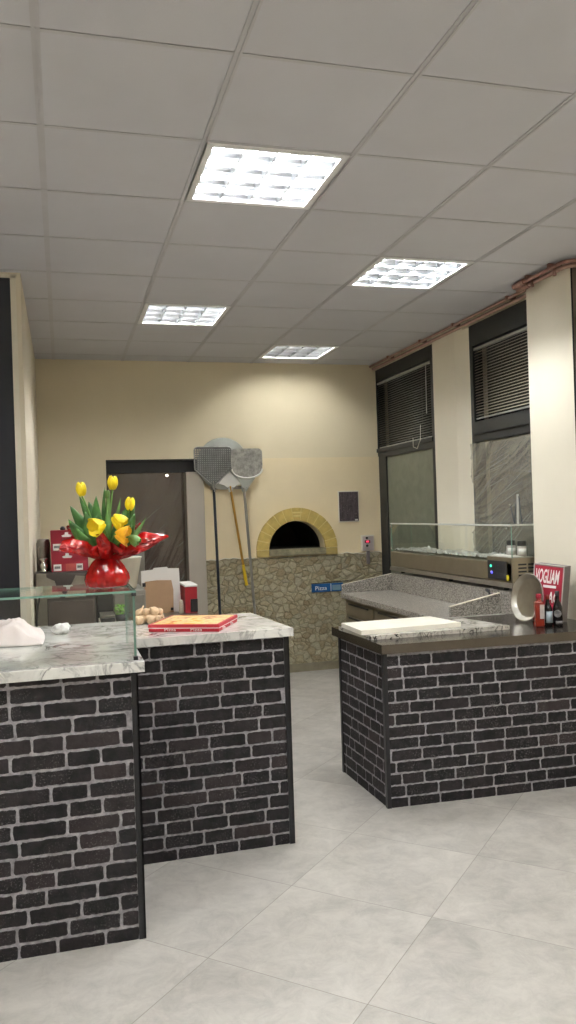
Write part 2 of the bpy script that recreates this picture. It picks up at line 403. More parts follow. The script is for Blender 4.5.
# walls
DX0, DX1, DZ = .393, 1.2, 2.05
m = MB()
m.prism([(XL-.1, 0), (DX0, 0), (DX0, DZ), (1.272, DZ), (1.272, DZ-.001), (1.273, DZ), (XR+.12, DZ), (XR+.12, CZ+.02), (XL-.1, CZ+.02)], YB, YB+.14, 'y')
struct(m.build('wall_back', 'wall_back'))
AX, AZ0, AR = 2.157, 1.178, .277          # oven mouth
arc = [(AX-AR*math.cos(PI*k/24), AZ0+.268*math.sin(PI*k/24)) for k in range(25)]
m = MB(); m.prism([(1.272, 0), (AX-AR, 0), (AX-AR, 1.1)]+arc+[(AX+AR, 1.1), (AX+AR, 0), (XR, 0), (XR, DZ), (1.272, DZ)], YB-.02, YB+.12, 'y')
m.box(AX-AR, AX+AR, YB-.02, YB+.12, 0, 1.118)
struct(m.build('wall_oven', 'wall_low'))
struct(MB().box(XL-.12, XL, 4.905, YB, 0, CZ+.02).build('wall_left', 'wall'))
m = MB(); m.box(-.215, XL-.0, 4.9, 4.93, 0, CZ+.02); m.box(XLL, -1.3, 4.9, 4.98, 0, CZ+.02)
m.box(-1.3, -.215, 4.9, 4.98, 2.935, CZ+.02); struct(m.build('wall_left_return', 'wall'))
dr = struct(MB().box(-1.26, -.2475, 4.897, 4.93, .01, 2.925, be=.003).build('door_1', 'door_dark'))
m = MB(); m.box(-.247, -.216, 4.893, 4.94, 0, 2.94); m.box(-1.3, -1.26, 4.893, 4.94, 0, 2.94); m.box(-1.3, -.214, 4.893, 4.94, 2.925, 2.945)
m.build('door_frame', 'white_frame', dr)
struct(MB().box(XLL-.12, XLL, YN, 4.98, 0, CZ+.02).build('wall_left_near', 'wall'))
struct(MB().box(XLL-.12, XR+.12, YN-.12, YN, 0, CZ+.02).build('wall_front', 'wall'))
m = MB(); m.box(XR, XR+.14, YN, 4.62, 0, CZ+.02); m.box(XR+.05, XR+.14, 5.58, 6.19, 0, CZ+.02); m.box(XR, XR+.14, 4.6, YB+.1, 2.9, CZ+.02)
struct(m.build('wall_right', 'wall'))
m = MB(); m.box(2.91, XR, 4.13, 4.602, 0, CZ+.02, be=.004); o = struct(m.build('trim_1', 'column'))
struct(MB().box(2.9175, XR, 4.118, 4.1295, .84, CZ-.001).build('trim_9', 'side_panel'))
struct(MB().box(2.9105, 2.917, 4.122, 4.1295, .84, CZ-.001).build('trim_10', 'gap_shade'))  # black strip painted in for the shaded gap at the column corner
m = MB(); m.prism([(3.012, 6.19), (3.012, 5.80), (3.05, 5.585), (3.12, 5.585), (3.12, 6.19)], 0, CZ+.02, 'z'); struct(m.build('trim_2', 'column'))
# passage behind the doorway
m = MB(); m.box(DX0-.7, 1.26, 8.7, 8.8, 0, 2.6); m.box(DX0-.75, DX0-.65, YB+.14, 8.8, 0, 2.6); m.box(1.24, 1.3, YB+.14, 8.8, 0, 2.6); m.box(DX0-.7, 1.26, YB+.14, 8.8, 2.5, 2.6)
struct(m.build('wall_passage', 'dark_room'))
struct(MB().box(DX0, 1.272, YB+.03, YB+.11, 1.935, 2.05).build('trim_3', 'dark_beam'))
m = MB(); m.box(DX0, DX0+.012, YB-.003, YB+.14, 0, DZ); m.box(DX0, 1.272, YB-.003, YB+.14, DZ-.008, DZ+.004); struct(m.build('trim_4', 'dark_beam'))
m = MB(); m.box(1.105, 1.268, YB-.07, YB+.09, 0, 1.93, be=.004); struct(m.build('trim_5', 'grey_panel'))
struct(MB().box(1.272, XR-.01, YB-.036, YB-.021, 0, .08, be=.002).build('baseboard_back', 'base_stone'))
struct(MB().box(XL, XL+.012, 4.95, YB, 0, .08, be=.002).build('baseboard_left', 'base_stone'))
# stone cladding with a wavy upper edge
top = []
nx = 90
for k in range(nx+1):
    x = 1.275+(XR-.012-1.275)*k/nx
    top.append((x, 1.108+.006*math.sin(x*22)+.004*math.sin(x*57+1)+.002*random.uniform(-1, 1)))
top = [(x, min(z, 1.104) if 1.74 < x < 2.57 else z) for x, z in top]
m = MB(); m.prism([(1.275, .081)]+top+[(XR-.012, .081)], YB-.036, YB-.0205, 'y'); struct(m.build('trim_6', 'stone'))
# white bead along the cladding top
m = MB(); m.tube([(x, YB-.026, z+.004) for x, z in top if x < 1.745], .005, 6); m.tube([(x, YB-.026, z+.004) for x, z in top if x > 2.565], .005, 6)
struct(m.build('trim_7', 'white_frame'))

# ------------------------------------------------------------------ windows (right)
def window(name, y0, y1, gy0, gy1, ly1, tz0, tz1, head, pane_mat):
    w = struct(bpy.data.objects.new(name, None)); COL.objects.link(w); w.location = (XR, y0, 0)
    m = MB(); X0, X1 = XR-.004, XR+.08
    m.box(X0, X1, y0, y1, head, 2.9); m.box(X0, X1, y0, y1, 0, .12)
    m.box(X0, X1, y0, gy0, .12, head); m.box(X0, X1, gy1, y1, tz1, head); m.box(X0, X1, ly1, y1, .12, tz1); m.box(X0, X1, gy0, ly1, tz0, tz1)
    m.box(X0-.012, X0, gy0-.02, gy1+.02, tz0+.055, tz1)
    m.build('window_frame', 'frame_dark', w)
    MB().box(XR+.045, XR+.05, gy0, gy1, tz1, head).build('upper_pane', 'glass_win', w)
    MB().box(XR+.012, XR+.018, gy0, ly1, .12, tz0).build('lower_pane', pane_mat, w)
    return w
w1 = window('window_1', 6.195, YB-.003, 6.27, 7.485, 7.30, 2.035, 2.125, 2.79, 'frost')
w2 = window('window_2', 4.602, 5.583, 4.66, 5.535, 5.535, 2.015, 2.165, 2.74, 'glass_win')
struct(MB().box(XR+.055, XR+.07, 6.2, YB, .12, 2.0).build('trim_8', 'frame_dark'))
def blind(y0, y1, z0, z1, label, wand, mt, tilt):
    b = thing('venetian_blind', label, 'blind', (XR+.02, (y0+y1)/2, z0))
    MB().box(XR+.002, XR+.03, y0, y1, z1-.02, z1, be=.002).build('head_rail', 'rail', b)
    MB().box(XR+.008, XR+.026, y0, y1, z0, z0+.011, be=.002).build('bottom_rail', 'rail', b)
    m = MB(); z = z0+.03
    while z < z1-.03:
        m.add([(XR+.006, y0, z-tilt), (XR+.006, y1, z-tilt), (XR+.017, y1, z+.003), (XR+.017, y0, z+.003), (XR+.029, y1, z+tilt), (XR+.029, y0, z+tilt)],
              [(0, 1, 2, 3), (3, 2, 4, 5)], 0, True); z += .0215
    m.build('slats', mt, b, solid=.0006)
    for f in (.15, .85):
        y = y0+(y1-y0)*f; MB().tube([(XR+.004, y, z0), (XR+.004, y, z1)], .0012, 5).build('ladder_cord', mt, b)
    if wand:
        MB().tube([(XR-.004, y0+.07, z1-.02), (XR-.008, y0+.07, z1-.44)], .004, 6).build('wand', 'cord', b)
    return b
b1 = blind(6.285, 7.478, 2.13, 2.775, 'dark narrow-slatted blind in the upper sash beside the back corner', True, 'slat_dark', .009)
b2 = blind(4.665, 5.53, 2.185, 2.725, 'slatted blind in the upper sash beside the big column, above the plastic', False, 'slat', .006)
c = tag(MB().tube([(XR-.02, 6.46, 2.25), (XR-.03, 6.45, 2.12), (XR-.03, 6.52, 2.05), (XR-.03, 6.6, 2.07), (XR-.03, 6.6, 2.15)], .003, 6).build('blind_cord', 'cord'),
        'thin loop of pale cord hanging over the transom of the far window', 'cord')
# dust sheet over the lower pane of window 2
def sheet(u, w_):
    y = 5.55-.93*u; z = 2.005-.98*w_
    y += (.022*math.sin(10*w_)+.012*math.sin(27*w_+1))*(1-u)**2
    z += -.012*math.sin(u*PI)*(1-w_)**3
    # folds fan out from the left edge towards the upper right
    an = math.atan2((w_*1.1-.62), (u*.93+.35)); a = an+.05*noise.noise((u*3, w_*3, 7)); rr = math.hypot(w_*1.1-.62, u*.93+.35)
    d = 0
    for fr, am, ph, pw in ((9, .016, 0, 5), (17, .010, 1.3, 7), (31, .006, .7, 5), (53, .003, 2.2, 4)):
        msk = .35+.65*max(0, noise.noise((u*2.3+ph*3, w_*2.3, ph))+.4)
        d += am*msk*(1-abs(math.sin(fr*a+ph+1.5*noise.noise((u*1.3+ph, w_*1.3, 0)))))**pw
    d += .012*noise.noise((u*3, w_*3.5, 3))+.0015*noise.noise((u*26, w_*34, 5))*(1.2-w_)
    return (XR-.022-abs(d), y, z)
m = MB(); m.grid(sheet, 130, 150)
rnd = random.Random(12)
for k in range(30):  # whitish strips laid on the sheet as painted highlights
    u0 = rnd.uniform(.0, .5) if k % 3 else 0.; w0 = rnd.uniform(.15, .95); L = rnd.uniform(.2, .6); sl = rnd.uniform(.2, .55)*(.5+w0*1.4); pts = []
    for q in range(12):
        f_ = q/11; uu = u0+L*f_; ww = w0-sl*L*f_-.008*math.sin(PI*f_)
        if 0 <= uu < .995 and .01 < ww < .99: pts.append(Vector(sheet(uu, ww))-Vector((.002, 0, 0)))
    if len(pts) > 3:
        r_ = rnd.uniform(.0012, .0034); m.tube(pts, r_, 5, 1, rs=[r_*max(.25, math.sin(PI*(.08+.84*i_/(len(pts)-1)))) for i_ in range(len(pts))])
sh = tag(m.build('plastic_sheet', ['film', 'glint']), 'creased clear plastic sheet taped over the lower window beside the column', 'plastic sheet')
# door sheet
def dsheet(u, w_):
    x = .40+.70*u; z = 1.93-1.9*w_
    a = w_*1.1+u*.85
    d = sum(am*(1-abs(math.sin(fr*a+ph+.8*noise.noise((u*2, w_*2, ph)))))**7 for fr, am, ph in ((17, .02, .3), (29, .014, 1.1), (53, .008, 2)))*min(1, max(.15, 2.4*w_-.1))
    return (x, YB+.055-d-.01*noise.noise((u*4, w_*5, 1)), z)
m = MB(); m.grid(dsheet, 80, 150)
rnd = random.Random(31)
for k in range(34):  # diagonal light streaks on the curtain, drawn as pale strips
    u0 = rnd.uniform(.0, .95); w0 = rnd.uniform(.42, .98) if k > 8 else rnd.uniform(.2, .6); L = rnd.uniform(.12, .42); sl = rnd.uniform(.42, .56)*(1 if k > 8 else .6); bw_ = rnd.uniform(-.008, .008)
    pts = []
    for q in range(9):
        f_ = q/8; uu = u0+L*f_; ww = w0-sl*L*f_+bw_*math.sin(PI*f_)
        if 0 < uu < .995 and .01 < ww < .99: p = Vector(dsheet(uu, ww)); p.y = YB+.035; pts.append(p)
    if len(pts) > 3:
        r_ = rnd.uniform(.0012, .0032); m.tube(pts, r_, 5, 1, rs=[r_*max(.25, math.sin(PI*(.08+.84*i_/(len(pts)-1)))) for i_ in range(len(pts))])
tag(m.build('plastic_curtain', ['film_dark', 'glint']), 'see-through plastic dust curtain with diagonal creases and painted glints across the dark doorway', 'plastic sheet')
lp = thing('small_lamp', 'tiny lit lamp in the dark passage behind the plastic curtain', 'lamp', (1.08, 8.62, 1.98))
MB().lathe([(0, -.012), (.012, -.008), (.014, 0), (.01, .01)], (1.08, 8.62, 1.96), 12).build('bulb', 'spark', lp)
MB().tube([(1.08, 8.62, 1.97), (1.08, 8.7, 1.97)], .008, 8).build('bracket', 'blackmatte', lp)

# ------------------------------------------------------------------ ceiling lights
lab = {(1, 1): 'large-looking square louvred ceiling light nearest the middle of the ceiling',
       (1, 5): 'louvred ceiling light above the doorway, the leftmost of the far lights',
       (3, 3): 'louvred ceiling light nearest the windows and copper pipe',
       (3, 7): 'louvred ceiling light closest to the back wall above the oven'}
def make_light(i, j):
    x0, y0 = GX+.6*i, GY+.6*j; cx, cy = x0+.3, y0+.3
    t = thing('ceiling_light', lab.get((i, j), 'louvred square ceiling light behind the viewpoint'), 'ceiling light', (cx, cy, CZ))
    m = MB(); a, b = .288, .262
    for (p, q, r_, s_) in ((-a, a, -a, -b), (-a, a, b, a), (-a, -b, -b, b), (b, a, -b, b)):
        m.box(cx+p, cx+q, cy+r_, cy+s_, CZ-.003, CZ+.004)
    for (p, q, r_, s_) in ((-a-.006, a+.006, -a-.006, -a), (-a-.006, a+.006, a, a+.006), (-a-.006, -a, -a, a), (a, a+.006, -a, a)):
        m.box(cx+p, cx+q, cy+r_, cy+s_, CZ-.002, CZ+.1)
    m.build('housing', 'white_metal', t)
    # emitting plate up in the housing
    MB().box(cx-a, cx+a, cy-a, cy+a, CZ+.066, CZ+.07).build('reflector', 'reflector', t)
    for k in range(4):
        xx = cx+(k-1.5)*.135
        MB().tube([(xx, cy-a+.02, CZ+.046), (xx, cy+a-.02, CZ+.046)], .009, 8).build('tube', 'lamp', t)
    # louvre blades: wedge section, deeper lamellae across
    m = MB(); c = .135
    for k in range(5):
        p = -2*c+k*c
        for ax in (0, 1):
            pr_ = [(-.002, .0), (.002, .0), (.007, .032), (-.007, .032)] if ax == 0 else [(-.002, .0), (.002, .0), (.004, .014), (.010, .032), (-.010, .032), (-.004, .014)]
            if ax == 0: m.prism([(cx+p+u_, CZ+.003+z_) for u_, z_ in pr_], cy-a, cy+a, 'y')
            else: m.prism([(cy+p+u_, CZ+.003+z_) for u_, z_ in pr_], cx-a, cx+a, 'x')
    m.build('louver', 'louver', t)
    return t
base_light = make_light(1, 1)
for ij in LIGHTS[1:]:
    c = copy_tree(base_light); c.location = (GX+.6*ij[0]+.3, GY+.6*ij[1]+.3, CZ)
    c['label'] = lab.get(ij, 'louvred square ceiling light behind the viewpoint')
    c['group'] = 'louvred ceiling lights'
    if ij == (3, 7):          # tubes set dimmer to tame the hot spot on the back wall
        for ch in c.children:
            if ch.name.startswith('tube'):
                ch.data = ch.data.copy(); ch.data.materials[0] = M['lamp_dim']
base_light['group'] = 'louvred ceiling lights'

# ------------------------------------------------------------------ copper pipes
m = MB(); m.tube([(XR-.03, YB-.01, 2.915), (XR-.03, 4.61, 2.915)], .013, 10)
m.tube([(XR-.062, YB-.01, 2.938), (XR-.062, 4.61, 2.938)], .011, 10)
p = thing('copper_pipe', 'copper pipe pair running under the ceiling above the windows', 'pipe', (XR-.03, 6, 2.9))
m.build('pipe_run', 'copper', p)
for y in (4.9, 5.7, 6.3, 7.0): MB().box(XR-.082, XR-.01, y, y+.02, 2.93, 2.953).build('clamp', 'copper_dark', p)
p = thing('copper_pipe', 'copper pipes bending round the top of the big column', 'pipe', (2.87, 4.4, 2.93))
def bend(x, y, z, r):
    pts = [(x, 4.62, z)]+[(x, yy, z) for yy in (4.5, 4.3, y+.07)]
    for k in range(7): a = PI/2*k/6; pts.append((x+.07-.07*math.cos(a), y+.07-.07*math.sin(a), z))
    pts.append((XR+.0, y, z)); return MB().tube(pts, r, 10)
bend(2.872, 4.085, 2.915, .014).build('pipe_run', 'copper', p)
bend(2.838, 4.055, 2.93, .012).build('pipe_run', 'copper_dark', p)
m = MB(); m.tube([(2.84, 4.5, 2.93), (2.84, 4.62, 2.93)], .021, 10); m.tube([(2.872, 4.5, 2.915), (2.872, 4.63, 2.915)], .02, 10); m.tube([(2.84, 4.6, 2.925), (2.98, 4.62, 2.925)], .014, 8)
m.build('elbow_fitting', 'copper_dark', p)
for y in (4.44, 4.2): m = MB(); m.box(2.815, 2.905, y, y+.02, 2.93, 2.954); m.box(2.855, 2.868, y, y+.02, 2.885, 2.93); m.build('clamp', 'copper_dark', p)

# ------------------------------------------------------------------ brick clad counters
def brick_panel(name, parent, O, U, w, h, N, rowh=.0605, mort=.0088, long_=.185, short=.122, seed=0, edge=.0):
    """bricks on the plane O + U*u + Z*v, facing N"""
    rnd = random.Random(seed); O = Vector(O); U = Vector(U).normalized(); N = Vector(N).normalized(); Z = Vector((0, 0, 1))
    m = MB()
    P = lambda u_, v_, d: O+U*u_+Z*v_+N*d
    m.add([P(0, 0, 0), P(w, 0, 0), P(w, h, 0), P(0, h, 0), P(0, 0, .002), P(w, 0, .002), P(w, h, .002), P(0, h, .002)],
          [(0,1,2,3), (4,5,6,7), (0,1,5,4), (1,2,6,5), (2,3,7,6), (3,0,4,7)], 0)
    row = 0; v_ = -rowh*.15
    while v_ < h:
        u_ = -rnd.uniform(0, long_)
        if row % 2: u_ -= .06
        k = rnd.randint(0, 3)
        while u_ < w:
            L = (long_ if (k+row) % 3 else short)*rnd.uniform(.88, 1.14); k += 1
            a0, a1 = max(u_+mort/2, .0), min(u_+L-mort/2, w)
            b0, b1 = max(v_+mort/2, 0), min(v_+rowh-mort/2, h)
            if a1-a0 > .012 and b1-b0 > .008:
                r = min(.007, (b1-b0)/3); pts = []
                for (cx_, cz_, st_) in ((a0+r, b0+r, PI), (a1-r, b0+r, 1.5*PI), (a1-r, b1-r, 0), (a0+r, b1-r, .5*PI)):
                    for q in range(3): an = st_+q*PI/4; pts.append((cx_+r*math.cos(an), cz_+r*math.sin(an)))
                full = []
                for q in range(len(pts)):
                    p0, p1 = pts[q], pts[(q+1) % len(pts)]; d = math.hypot(p1[0]-p0[0], p1[1]-p0[1]); n_ = max(1, int(d/.012))
                    for z_ in range(n_): full.append((p0[0]+(p1[0]-p0[0])*z_/n_, p0[1]+(p1[1]-p0[1])*z_/n_))
                jit = [(min(max(x+rnd.uniform(-.0018, .0018), 0), w), min(max(y+rnd.uniform(-.0018, .0018), 0), h)) for x, y in full]
                n_ = len(jit); cx_, cz_ = (a0+a1)/2, (b0+b1)/2
                o1 = [P(x, y, .002) for x, y in jit]
                o2 = [P(cx_+(x-cx_)*(1-.002/max(.01, abs(a1-a0)/2)), cz_+(y-cz_)*(1-.002/max(.008, abs(b1-b0)/2)), .0038) for x, y in jit]
                m.add(o1+o2, [(q, (q+1) % n_, n_+(q+1) % n_, n_+q) for q in range(n_)]+[list(range(n_, 2*n_))], 1)
            u_ += L
        v_ += rowh; row += 1
    return m.build(name, ['mortar', 'brick'], parent)

# left counter
lc = thing('counter', 'near left counter clad in black brick, carrying the glass case', 'counter', (-.5, 3.3, 0))
MB().box(-1.5, .24, 3.004, 3.59, 0, .972).build('carcass', 'blackmatte', lc)
brick_panel('brick_panel', lc, (-1.5, 3.004, 0), (1, 0, 0), 1.722, .97, (0, -1, 0), seed=3, rowh=.0598, mort=.0098, long_=.18)
brick_panel('brick_panel', lc, (.24, 3.03, 0), (0, 1, 0), .56, .97, (1, 0, 0), seed=4)
m = MB(); m.box(.222, .247, 2.998, 3.003, 0, .971); m.box(.2405, .247, 2.998, 3.025, 0, .971); m.build('corner_trim', 'black', lc)
MB().box(-1.55, .270, 2.97, 3.594, .973, 1.012, be=.003).build('worktop', 'marble', lc)
# centre counter
cc = thing('counter', 'middle black-brick counter with the pizza box on its marble top', 'counter', (.4, 3.9, 0))
MB().box(-1.5, .984, 3.636, 4.22, 0, .962).build('carcass', 'blackmatte', cc)
brick_panel('brick_panel', cc, (.2485, 3.634, 0), (1, 0, 0), .72, .96, (0, -1, 0), seed=11)
brick_panel('brick_panel', cc, (.984, 3.65, 0), (0, 1, 0), .56, .96, (1, 0, 0), seed=12)
m = MB(); m.box(.967, .992, 3.626, 3.633, 0, .96); m.box(.986, .992, 3.626, 3.648, 0, .96); m.build('corner_trim', 'black', cc)
MB().prism([(-1.55, 3.597), (1.008, 3.597), (.958, 4.26), (-1.55, 4.26)], .963, 1.0, 'z').build('worktop', 'marble', cc)
# right counter
rc = thing('counter', 'low right-hand black-brick counter with dark steel top', 'counter', (2.2, 4.1, 0))
MB().prism([(1.566, 3.884), (2.88, 3.822), (2.88, 4.52), (1.547, 4.52)], 0, .79, 'z').build('carcass', 'blackmatte', rc)
dU = Vector((1.324, -.0642, 0)); nF = Vector((-.0484, -.9988, 0))
brick_panel('brick_panel', rc, (1.5775, 3.8815, 0), dU, 1.42, .788, nF, seed=21, rowh=.0608)
dS = Vector((-.019, .637, 0)); nS = Vector((-.9996, -.03, 0))
brick_panel('brick_panel', rc, (1.5645, 3.905, 0), dS, .60, .788, nS, seed=22, rowh=.0608, long_=.15, short=.09)
m = MB(); m.prism([(1.556, 3.876), (1.578, 3.8748), (1.578, 3.8795), (1.5635, 3.8805), (1.5628, 3.903), (1.5565, 3.903)], 0, .79, 'z'); m.build('corner_trim', 'black', rc)
m = MB(); m.prism([(1.5385, 4.5), (1.5455, 4.5), (1.5445, 4.523), (1.5375, 4.523)], 0, .79, 'z'); m.build('corner_trim', 'black', rc)
MB().prism([(1.545, 3.862), (3.025, 3.789), (3.025, 4.1175), (2.906, 4.1175), (2.906, 4.6), (1.525, 4.6)], .792, .84, 'z').build('worktop', 'steel_top', rc)

# ------------------------------------------------------------------ glass case on the left counter
gc = thing('glass_display_case', 'low clear glass case on the near left marble counter', 'display case', (-.4, 3.2, 1.012))
def pane(parent, name, x0, x1, y0, y1, z0, z1, thin):
    m = MB(); m.box(x0, x1, y0, y1, z0, z1)
    ax = {'x': (4, 5), 'y': (2, 3), 'z': (0, 1)}[thin]
    m.mi = [0 if k in ax else 1 for k in range(6)]
    return m.build(name, ['glass', 'glass_edge'], parent)
pane(gc, 'front_pane', -1.45, .246, 3.01, 3.018, 1.012, 1.258, 'y')
pane(gc, 'top_pane', -1.45, .250, 3.006, 3.42, 1.258, 1.266, 'z')
pane(gc, 'side_pane', .238, .246, 3.019, 3.42, 1.012, 1.257, 'x')
MB().box(.234, .25, 3.002, 3.02, 1.0125, 1.026).build('corner_clip', 'blackmatte', gc); MB().box(.234, .25, 3.002, 3.02, 1.246, 1.2575).build('corner_clip', 'blackmatte', gc)

# ------------------------------------------------------------------ tulip bouquet
BX, BY, BZ = .16, 3.23, 1.267
bq = thing('tulip_bouquet', 'bunch of yellow tulips wrapped in shiny red cellophane on the glass case', 'bouquet', (BX, BY, BZ))
pl = lambda a, z: .055*math.sin(9*a+z*30)+.045*abs(math.sin(11*a-z*40))+.02*math.sin(23*a)
MB().lathe([(.0, 0), (.06, 0), (.074, .006), (.081, .028), (.077, .05), (.064, .077), (.05, .098), (.037, .112), (.034, .118), (.038, .128), (.05, .145)], (BX, BY, BZ), 64, wob=pl).build('wrapping_base', 'cello', bq)
MB().tube([(BX+.037*math.cos(a*PI/8), BY+.037*math.sin(a*PI/8), BZ+.114+.002*math.sin(a)) for a in range(17)], .004, 8).build('ribbon', 'cello', bq)
def flap(az, L, rise, wd, droop, fold, seed):
    ca, sa = math.cos(az), math.sin(az)
    def fn(u, v):
        s_ = v*2-1
        wid = wd*(math.sin(min(u*1.25, 1)*PI/2))*(1-max(0, (u-.55)/.45)**1.6*.85)
        r = .022+L*u; z = .115+rise*math.sin(u*PI/2)-droop*u*u
        z += abs(s_)*fold*math.sin(u*PI*.8)+.018*noise.noise((u*4+seed, s_*2.5, seed))
        t_ = s_*wid+.01*noise.noise((u*5, s_*3, seed+9))
        return (BX+ca*r-sa*t_, BY+sa*r+ca*t_, BZ+z)
    return MB().grid(fn, 22, 16).build('wrapping_flap', 'cello', bq, solid=.0007)
D = math.radians
flap(D(30), .14, .11, .055, .0, .02, 6)
flap(D(150), .14, .11, .055, .0, .02, 7)
flap(D(90), .12, .12, .07, .0, .02, 10)
flap(D(236), .085, .035, .04, .02, .04, 8)
flap(D(-58), .085, .03, .04, .02, .04, 9)
def interp(P_, t_):
    k = min(int(t_*(len(P_)-1)), len(P_)-2); f_ = t_*(len(P_)-1)-k; return Vector(P_[k]).lerp(Vector(P_[k+1]), f_)
def wrap(lower, upper, bulge, seed, amp=.006):
    def fn(u, v):
        p = interp(lower, u).lerp(interp(upper, u), v); e = min(1, u*5)
        n1 = noise.noise((u*4+seed, v*3, seed)); n2 = 1-abs(noise.noise((u*7+v*3+seed, v*6-u*2, seed+4)))*2
        p.y -= bulge*math.sin(PI*v)*e-amp*2.2*n1*e-amp*1.2*n2*e; p.z += amp*n1*e*.8
        return p
    return MB().grid(fn, 40, 22).build('wrapping_flap', 'cello', bq, solid=.0006)
wrap([(.135, 3.20, 1.372), (.085, 3.18, 1.388), (.03, 3.16, 1.405), (-.018, 3.14, 1.418)], [(.155, 3.20, 1.385), (.095, 3.25, 1.430), (.05, 3.27, 1.468), (-.002, 3.22, 1.458)], .022, 1)
wrap([(.145, 3.195, 1.372), (.11, 3.16, 1.392), (.06, 3.12, 1.405), (.012, 3.10, 1.418)], [(.155, 3.195, 1.378), (.125, 3.18, 1.412), (.085, 3.17, 1.448), (.035, 3.15, 1.462)], .014, 3, .005)
wrap([(.175, 3.20, 1.370), (.24, 3.19, 1.375), (.315, 3.22, 1.402), (.408, 3.25, 1.452)], [(.165, 3.20, 1.392), (.23, 3.26, 1.432), (.31, 3.28, 1.475), (.395, 3.27, 1.462)], .024, 5)
wrap([(.18, 3.195, 1.370), (.235, 3.15, 1.385), (.28, 3.14, 1.402), (.33, 3.17, 1.425)], [(.172, 3.195, 1.385), (.22, 3.17, 1.412), (.27, 3.18, 1.44), (.34, 3.20, 1.458)], .012, 8, .005)
wrap([(.135, 3.19, 1.375), (.128, 3.15, 1.41), (.122, 3.13, 1.44), (.118, 3.12, 1.472)], [(.168, 3.19, 1.372), (.172, 3.14, 1.412), (.170, 3.13, 1.445), (.142, 3.12, 1.482)], .012, 11, .004)

k_in = lambda q: q == 1.0
def bloom(parent, c, s=1.0, tilt=(0, 0), open_=0, mat='petal'):
    T = Matrix.Translation(c) @ Matrix.Rotation(tilt[0], 4, 'Y') @ Matrix.Rotation(tilt[1], 4, 'X')
    m = MB()
    for k in range(6):
        a = k*PI/3+(.15 if k % 2 else 0); inner = .92 if k % 2 else 1.0
        def fn(u, v, a=a, inner=inner):
            s_ = v*2-1
            r = (.004+.0165*math.sin(PI*(.10+.76*u))**.8)*inner+open_*u*u*.026
            z = .056*u*(1.0 if k_in(inner) else .97)-open_*u*u*.018
            half = .80*min(1, (u/.25+.25))*(1 if u < .62 else max(.12, 1-((u-.62)/.38)**2*.88))
            an = a+s_*half
            return T @ Vector((r*s*math.cos(an), r*s*math.sin(an), z*s))
        m.grid(fn, 9, 6)
    return m.build('bloom', mat, parent, solid=.0006)
def leafm(parent, pts, wd, seed=0, mat='leaf', name='leaf'):
    pts = [Vector(p) for p in pts]
    def q(u):
        a, b, c = pts; return a*(1-u)**2+b*2*u*(1-u)+c*u*u
    def fn(u, v):
        s_ = v*2-1; p = q(u); d = (q(min(1, u+.02))-q(max(0, u-.02))).normalized()
        side = d.cross(Vector((math.sin(seed)*.5, 1, .0))).normalized()
        w_ = wd*math.sin(PI*min(.999, u*.86+.14))**.8
        n_ = side.cross(d)
        return p+side*(s_*w_)+n_*(-(1-s_*s_)*.35*w_)
    return MB().grid(fn, 14, 6).build(name, mat, parent, solid=.001)
neck = Vector((BX, BY, BZ+.12))
def tulip(c, s, tilt, base=(0, 0), open_=0, mat='petal', label=None):
    t = bpy.data.objects.new('tulip', None); COL.objects.link(t); t.parent = bq
    if label: t['label'] = label
    c = Vector(c); b = neck+Vector((base[0], base[1], 0)); mid = (b+c)/2+Vector((0, 0, .03))
    pts = [b*(1-u)**2+mid*2*u*(1-u)+c*u*u for u in [k/10 for k in range(11)]]
    MB().tube(pts, .0035, 8).build('stem', 'stem', t)
    bloom(t, c, s, tilt, open_, mat)
tulip((.076, 3.22, 1.620), 1.0, (-.12, 0), (-.012, 0))
tulip((.192, 3.24, 1.643), 1.0, (.05, 0), (.004, .01))
tulip((.252, 3.22, 1.560), .95, (.12, 0), (.012, 0))
tulip((.172, 3.27, 1.61), .6, (.0, 0), (.0, .01), mat='leaf_pale', label='closed green tulip bud')
tulip((.150, 3.13, 1.512), 1.25, (-1.9, .5), (0, -.015), .7)
tulip((.185, 3.15, 1.54), 1.2, (2.3, .2), (.005, -.015), .5)
tulip((.190, 3.12, 1.472), 1.25, (1.75, .3), (.005, -.018), .8, 'petal_or', 'drooping orange-tinged tulip')
tulip((.242, 3.13, 1.46), .9, (2.2, .3), (.01, -.015), .3, 'leaf_pale')
for k, (mx, mz, ex, ez, wd, dy, mt) in enumerate([
    (.09, 1.48, .030, 1.585, .026, 0, 'leaf'), (.07, 1.45, .022, 1.533, .027, -.03, 'leaf'), (.08, 1.42, .05, 1.50, .028, -.05, 'leaf'),
    (.11, 1.50, .065, 1.625, .016, .02, 'leaf'), (.12, 1.50, .128, 1.62, .024, -.02, 'leaf'), (.13, 1.48, .10, 1.60, .031, .01, 'leaf'),
    (.10, 1.46, .085, 1.56, .030, -.045, 'leaf'), (.15, 1.50, .163, 1.655, .011, .03, 'leaf'), (.17, 1.52, .178, 1.63, .012, .0, 'leaf_pale'),
    (.20, 1.50, .222, 1.61, .010, .01, 'leaf_pale'), (.21, 1.48, .255, 1.585, .028, -.01, 'leaf'), (.24, 1.47, .278, 1.60, .018, .0, 'leaf'),
    (.24, 1.44, .272, 1.55, .027, -.03, 'leaf'), (.26, 1.43, .318, 1.53, .012, .01, 'leaf_pale'), (.21, 1.44, .225, 1.56, .020, -.04, 'leaf'),
    (.13, 1.45, .13, 1.55, .030, -.06, 'leaf'), (.24, 1.42, .262, 1.50, .018, -.07, 'leaf'), (.16, 1.46, .155, 1.58, .02, .04, 'leaf'), (.105, 1.46, .11, 1.59, .02, .03, 'leaf')]):
    leafm(bq, [(BX+(mx-BX)*.2, BY+dy*.3, BZ+.12), (mx, BY+dy*.8, mz), (ex, BY+dy, ez)], wd, k, mt)

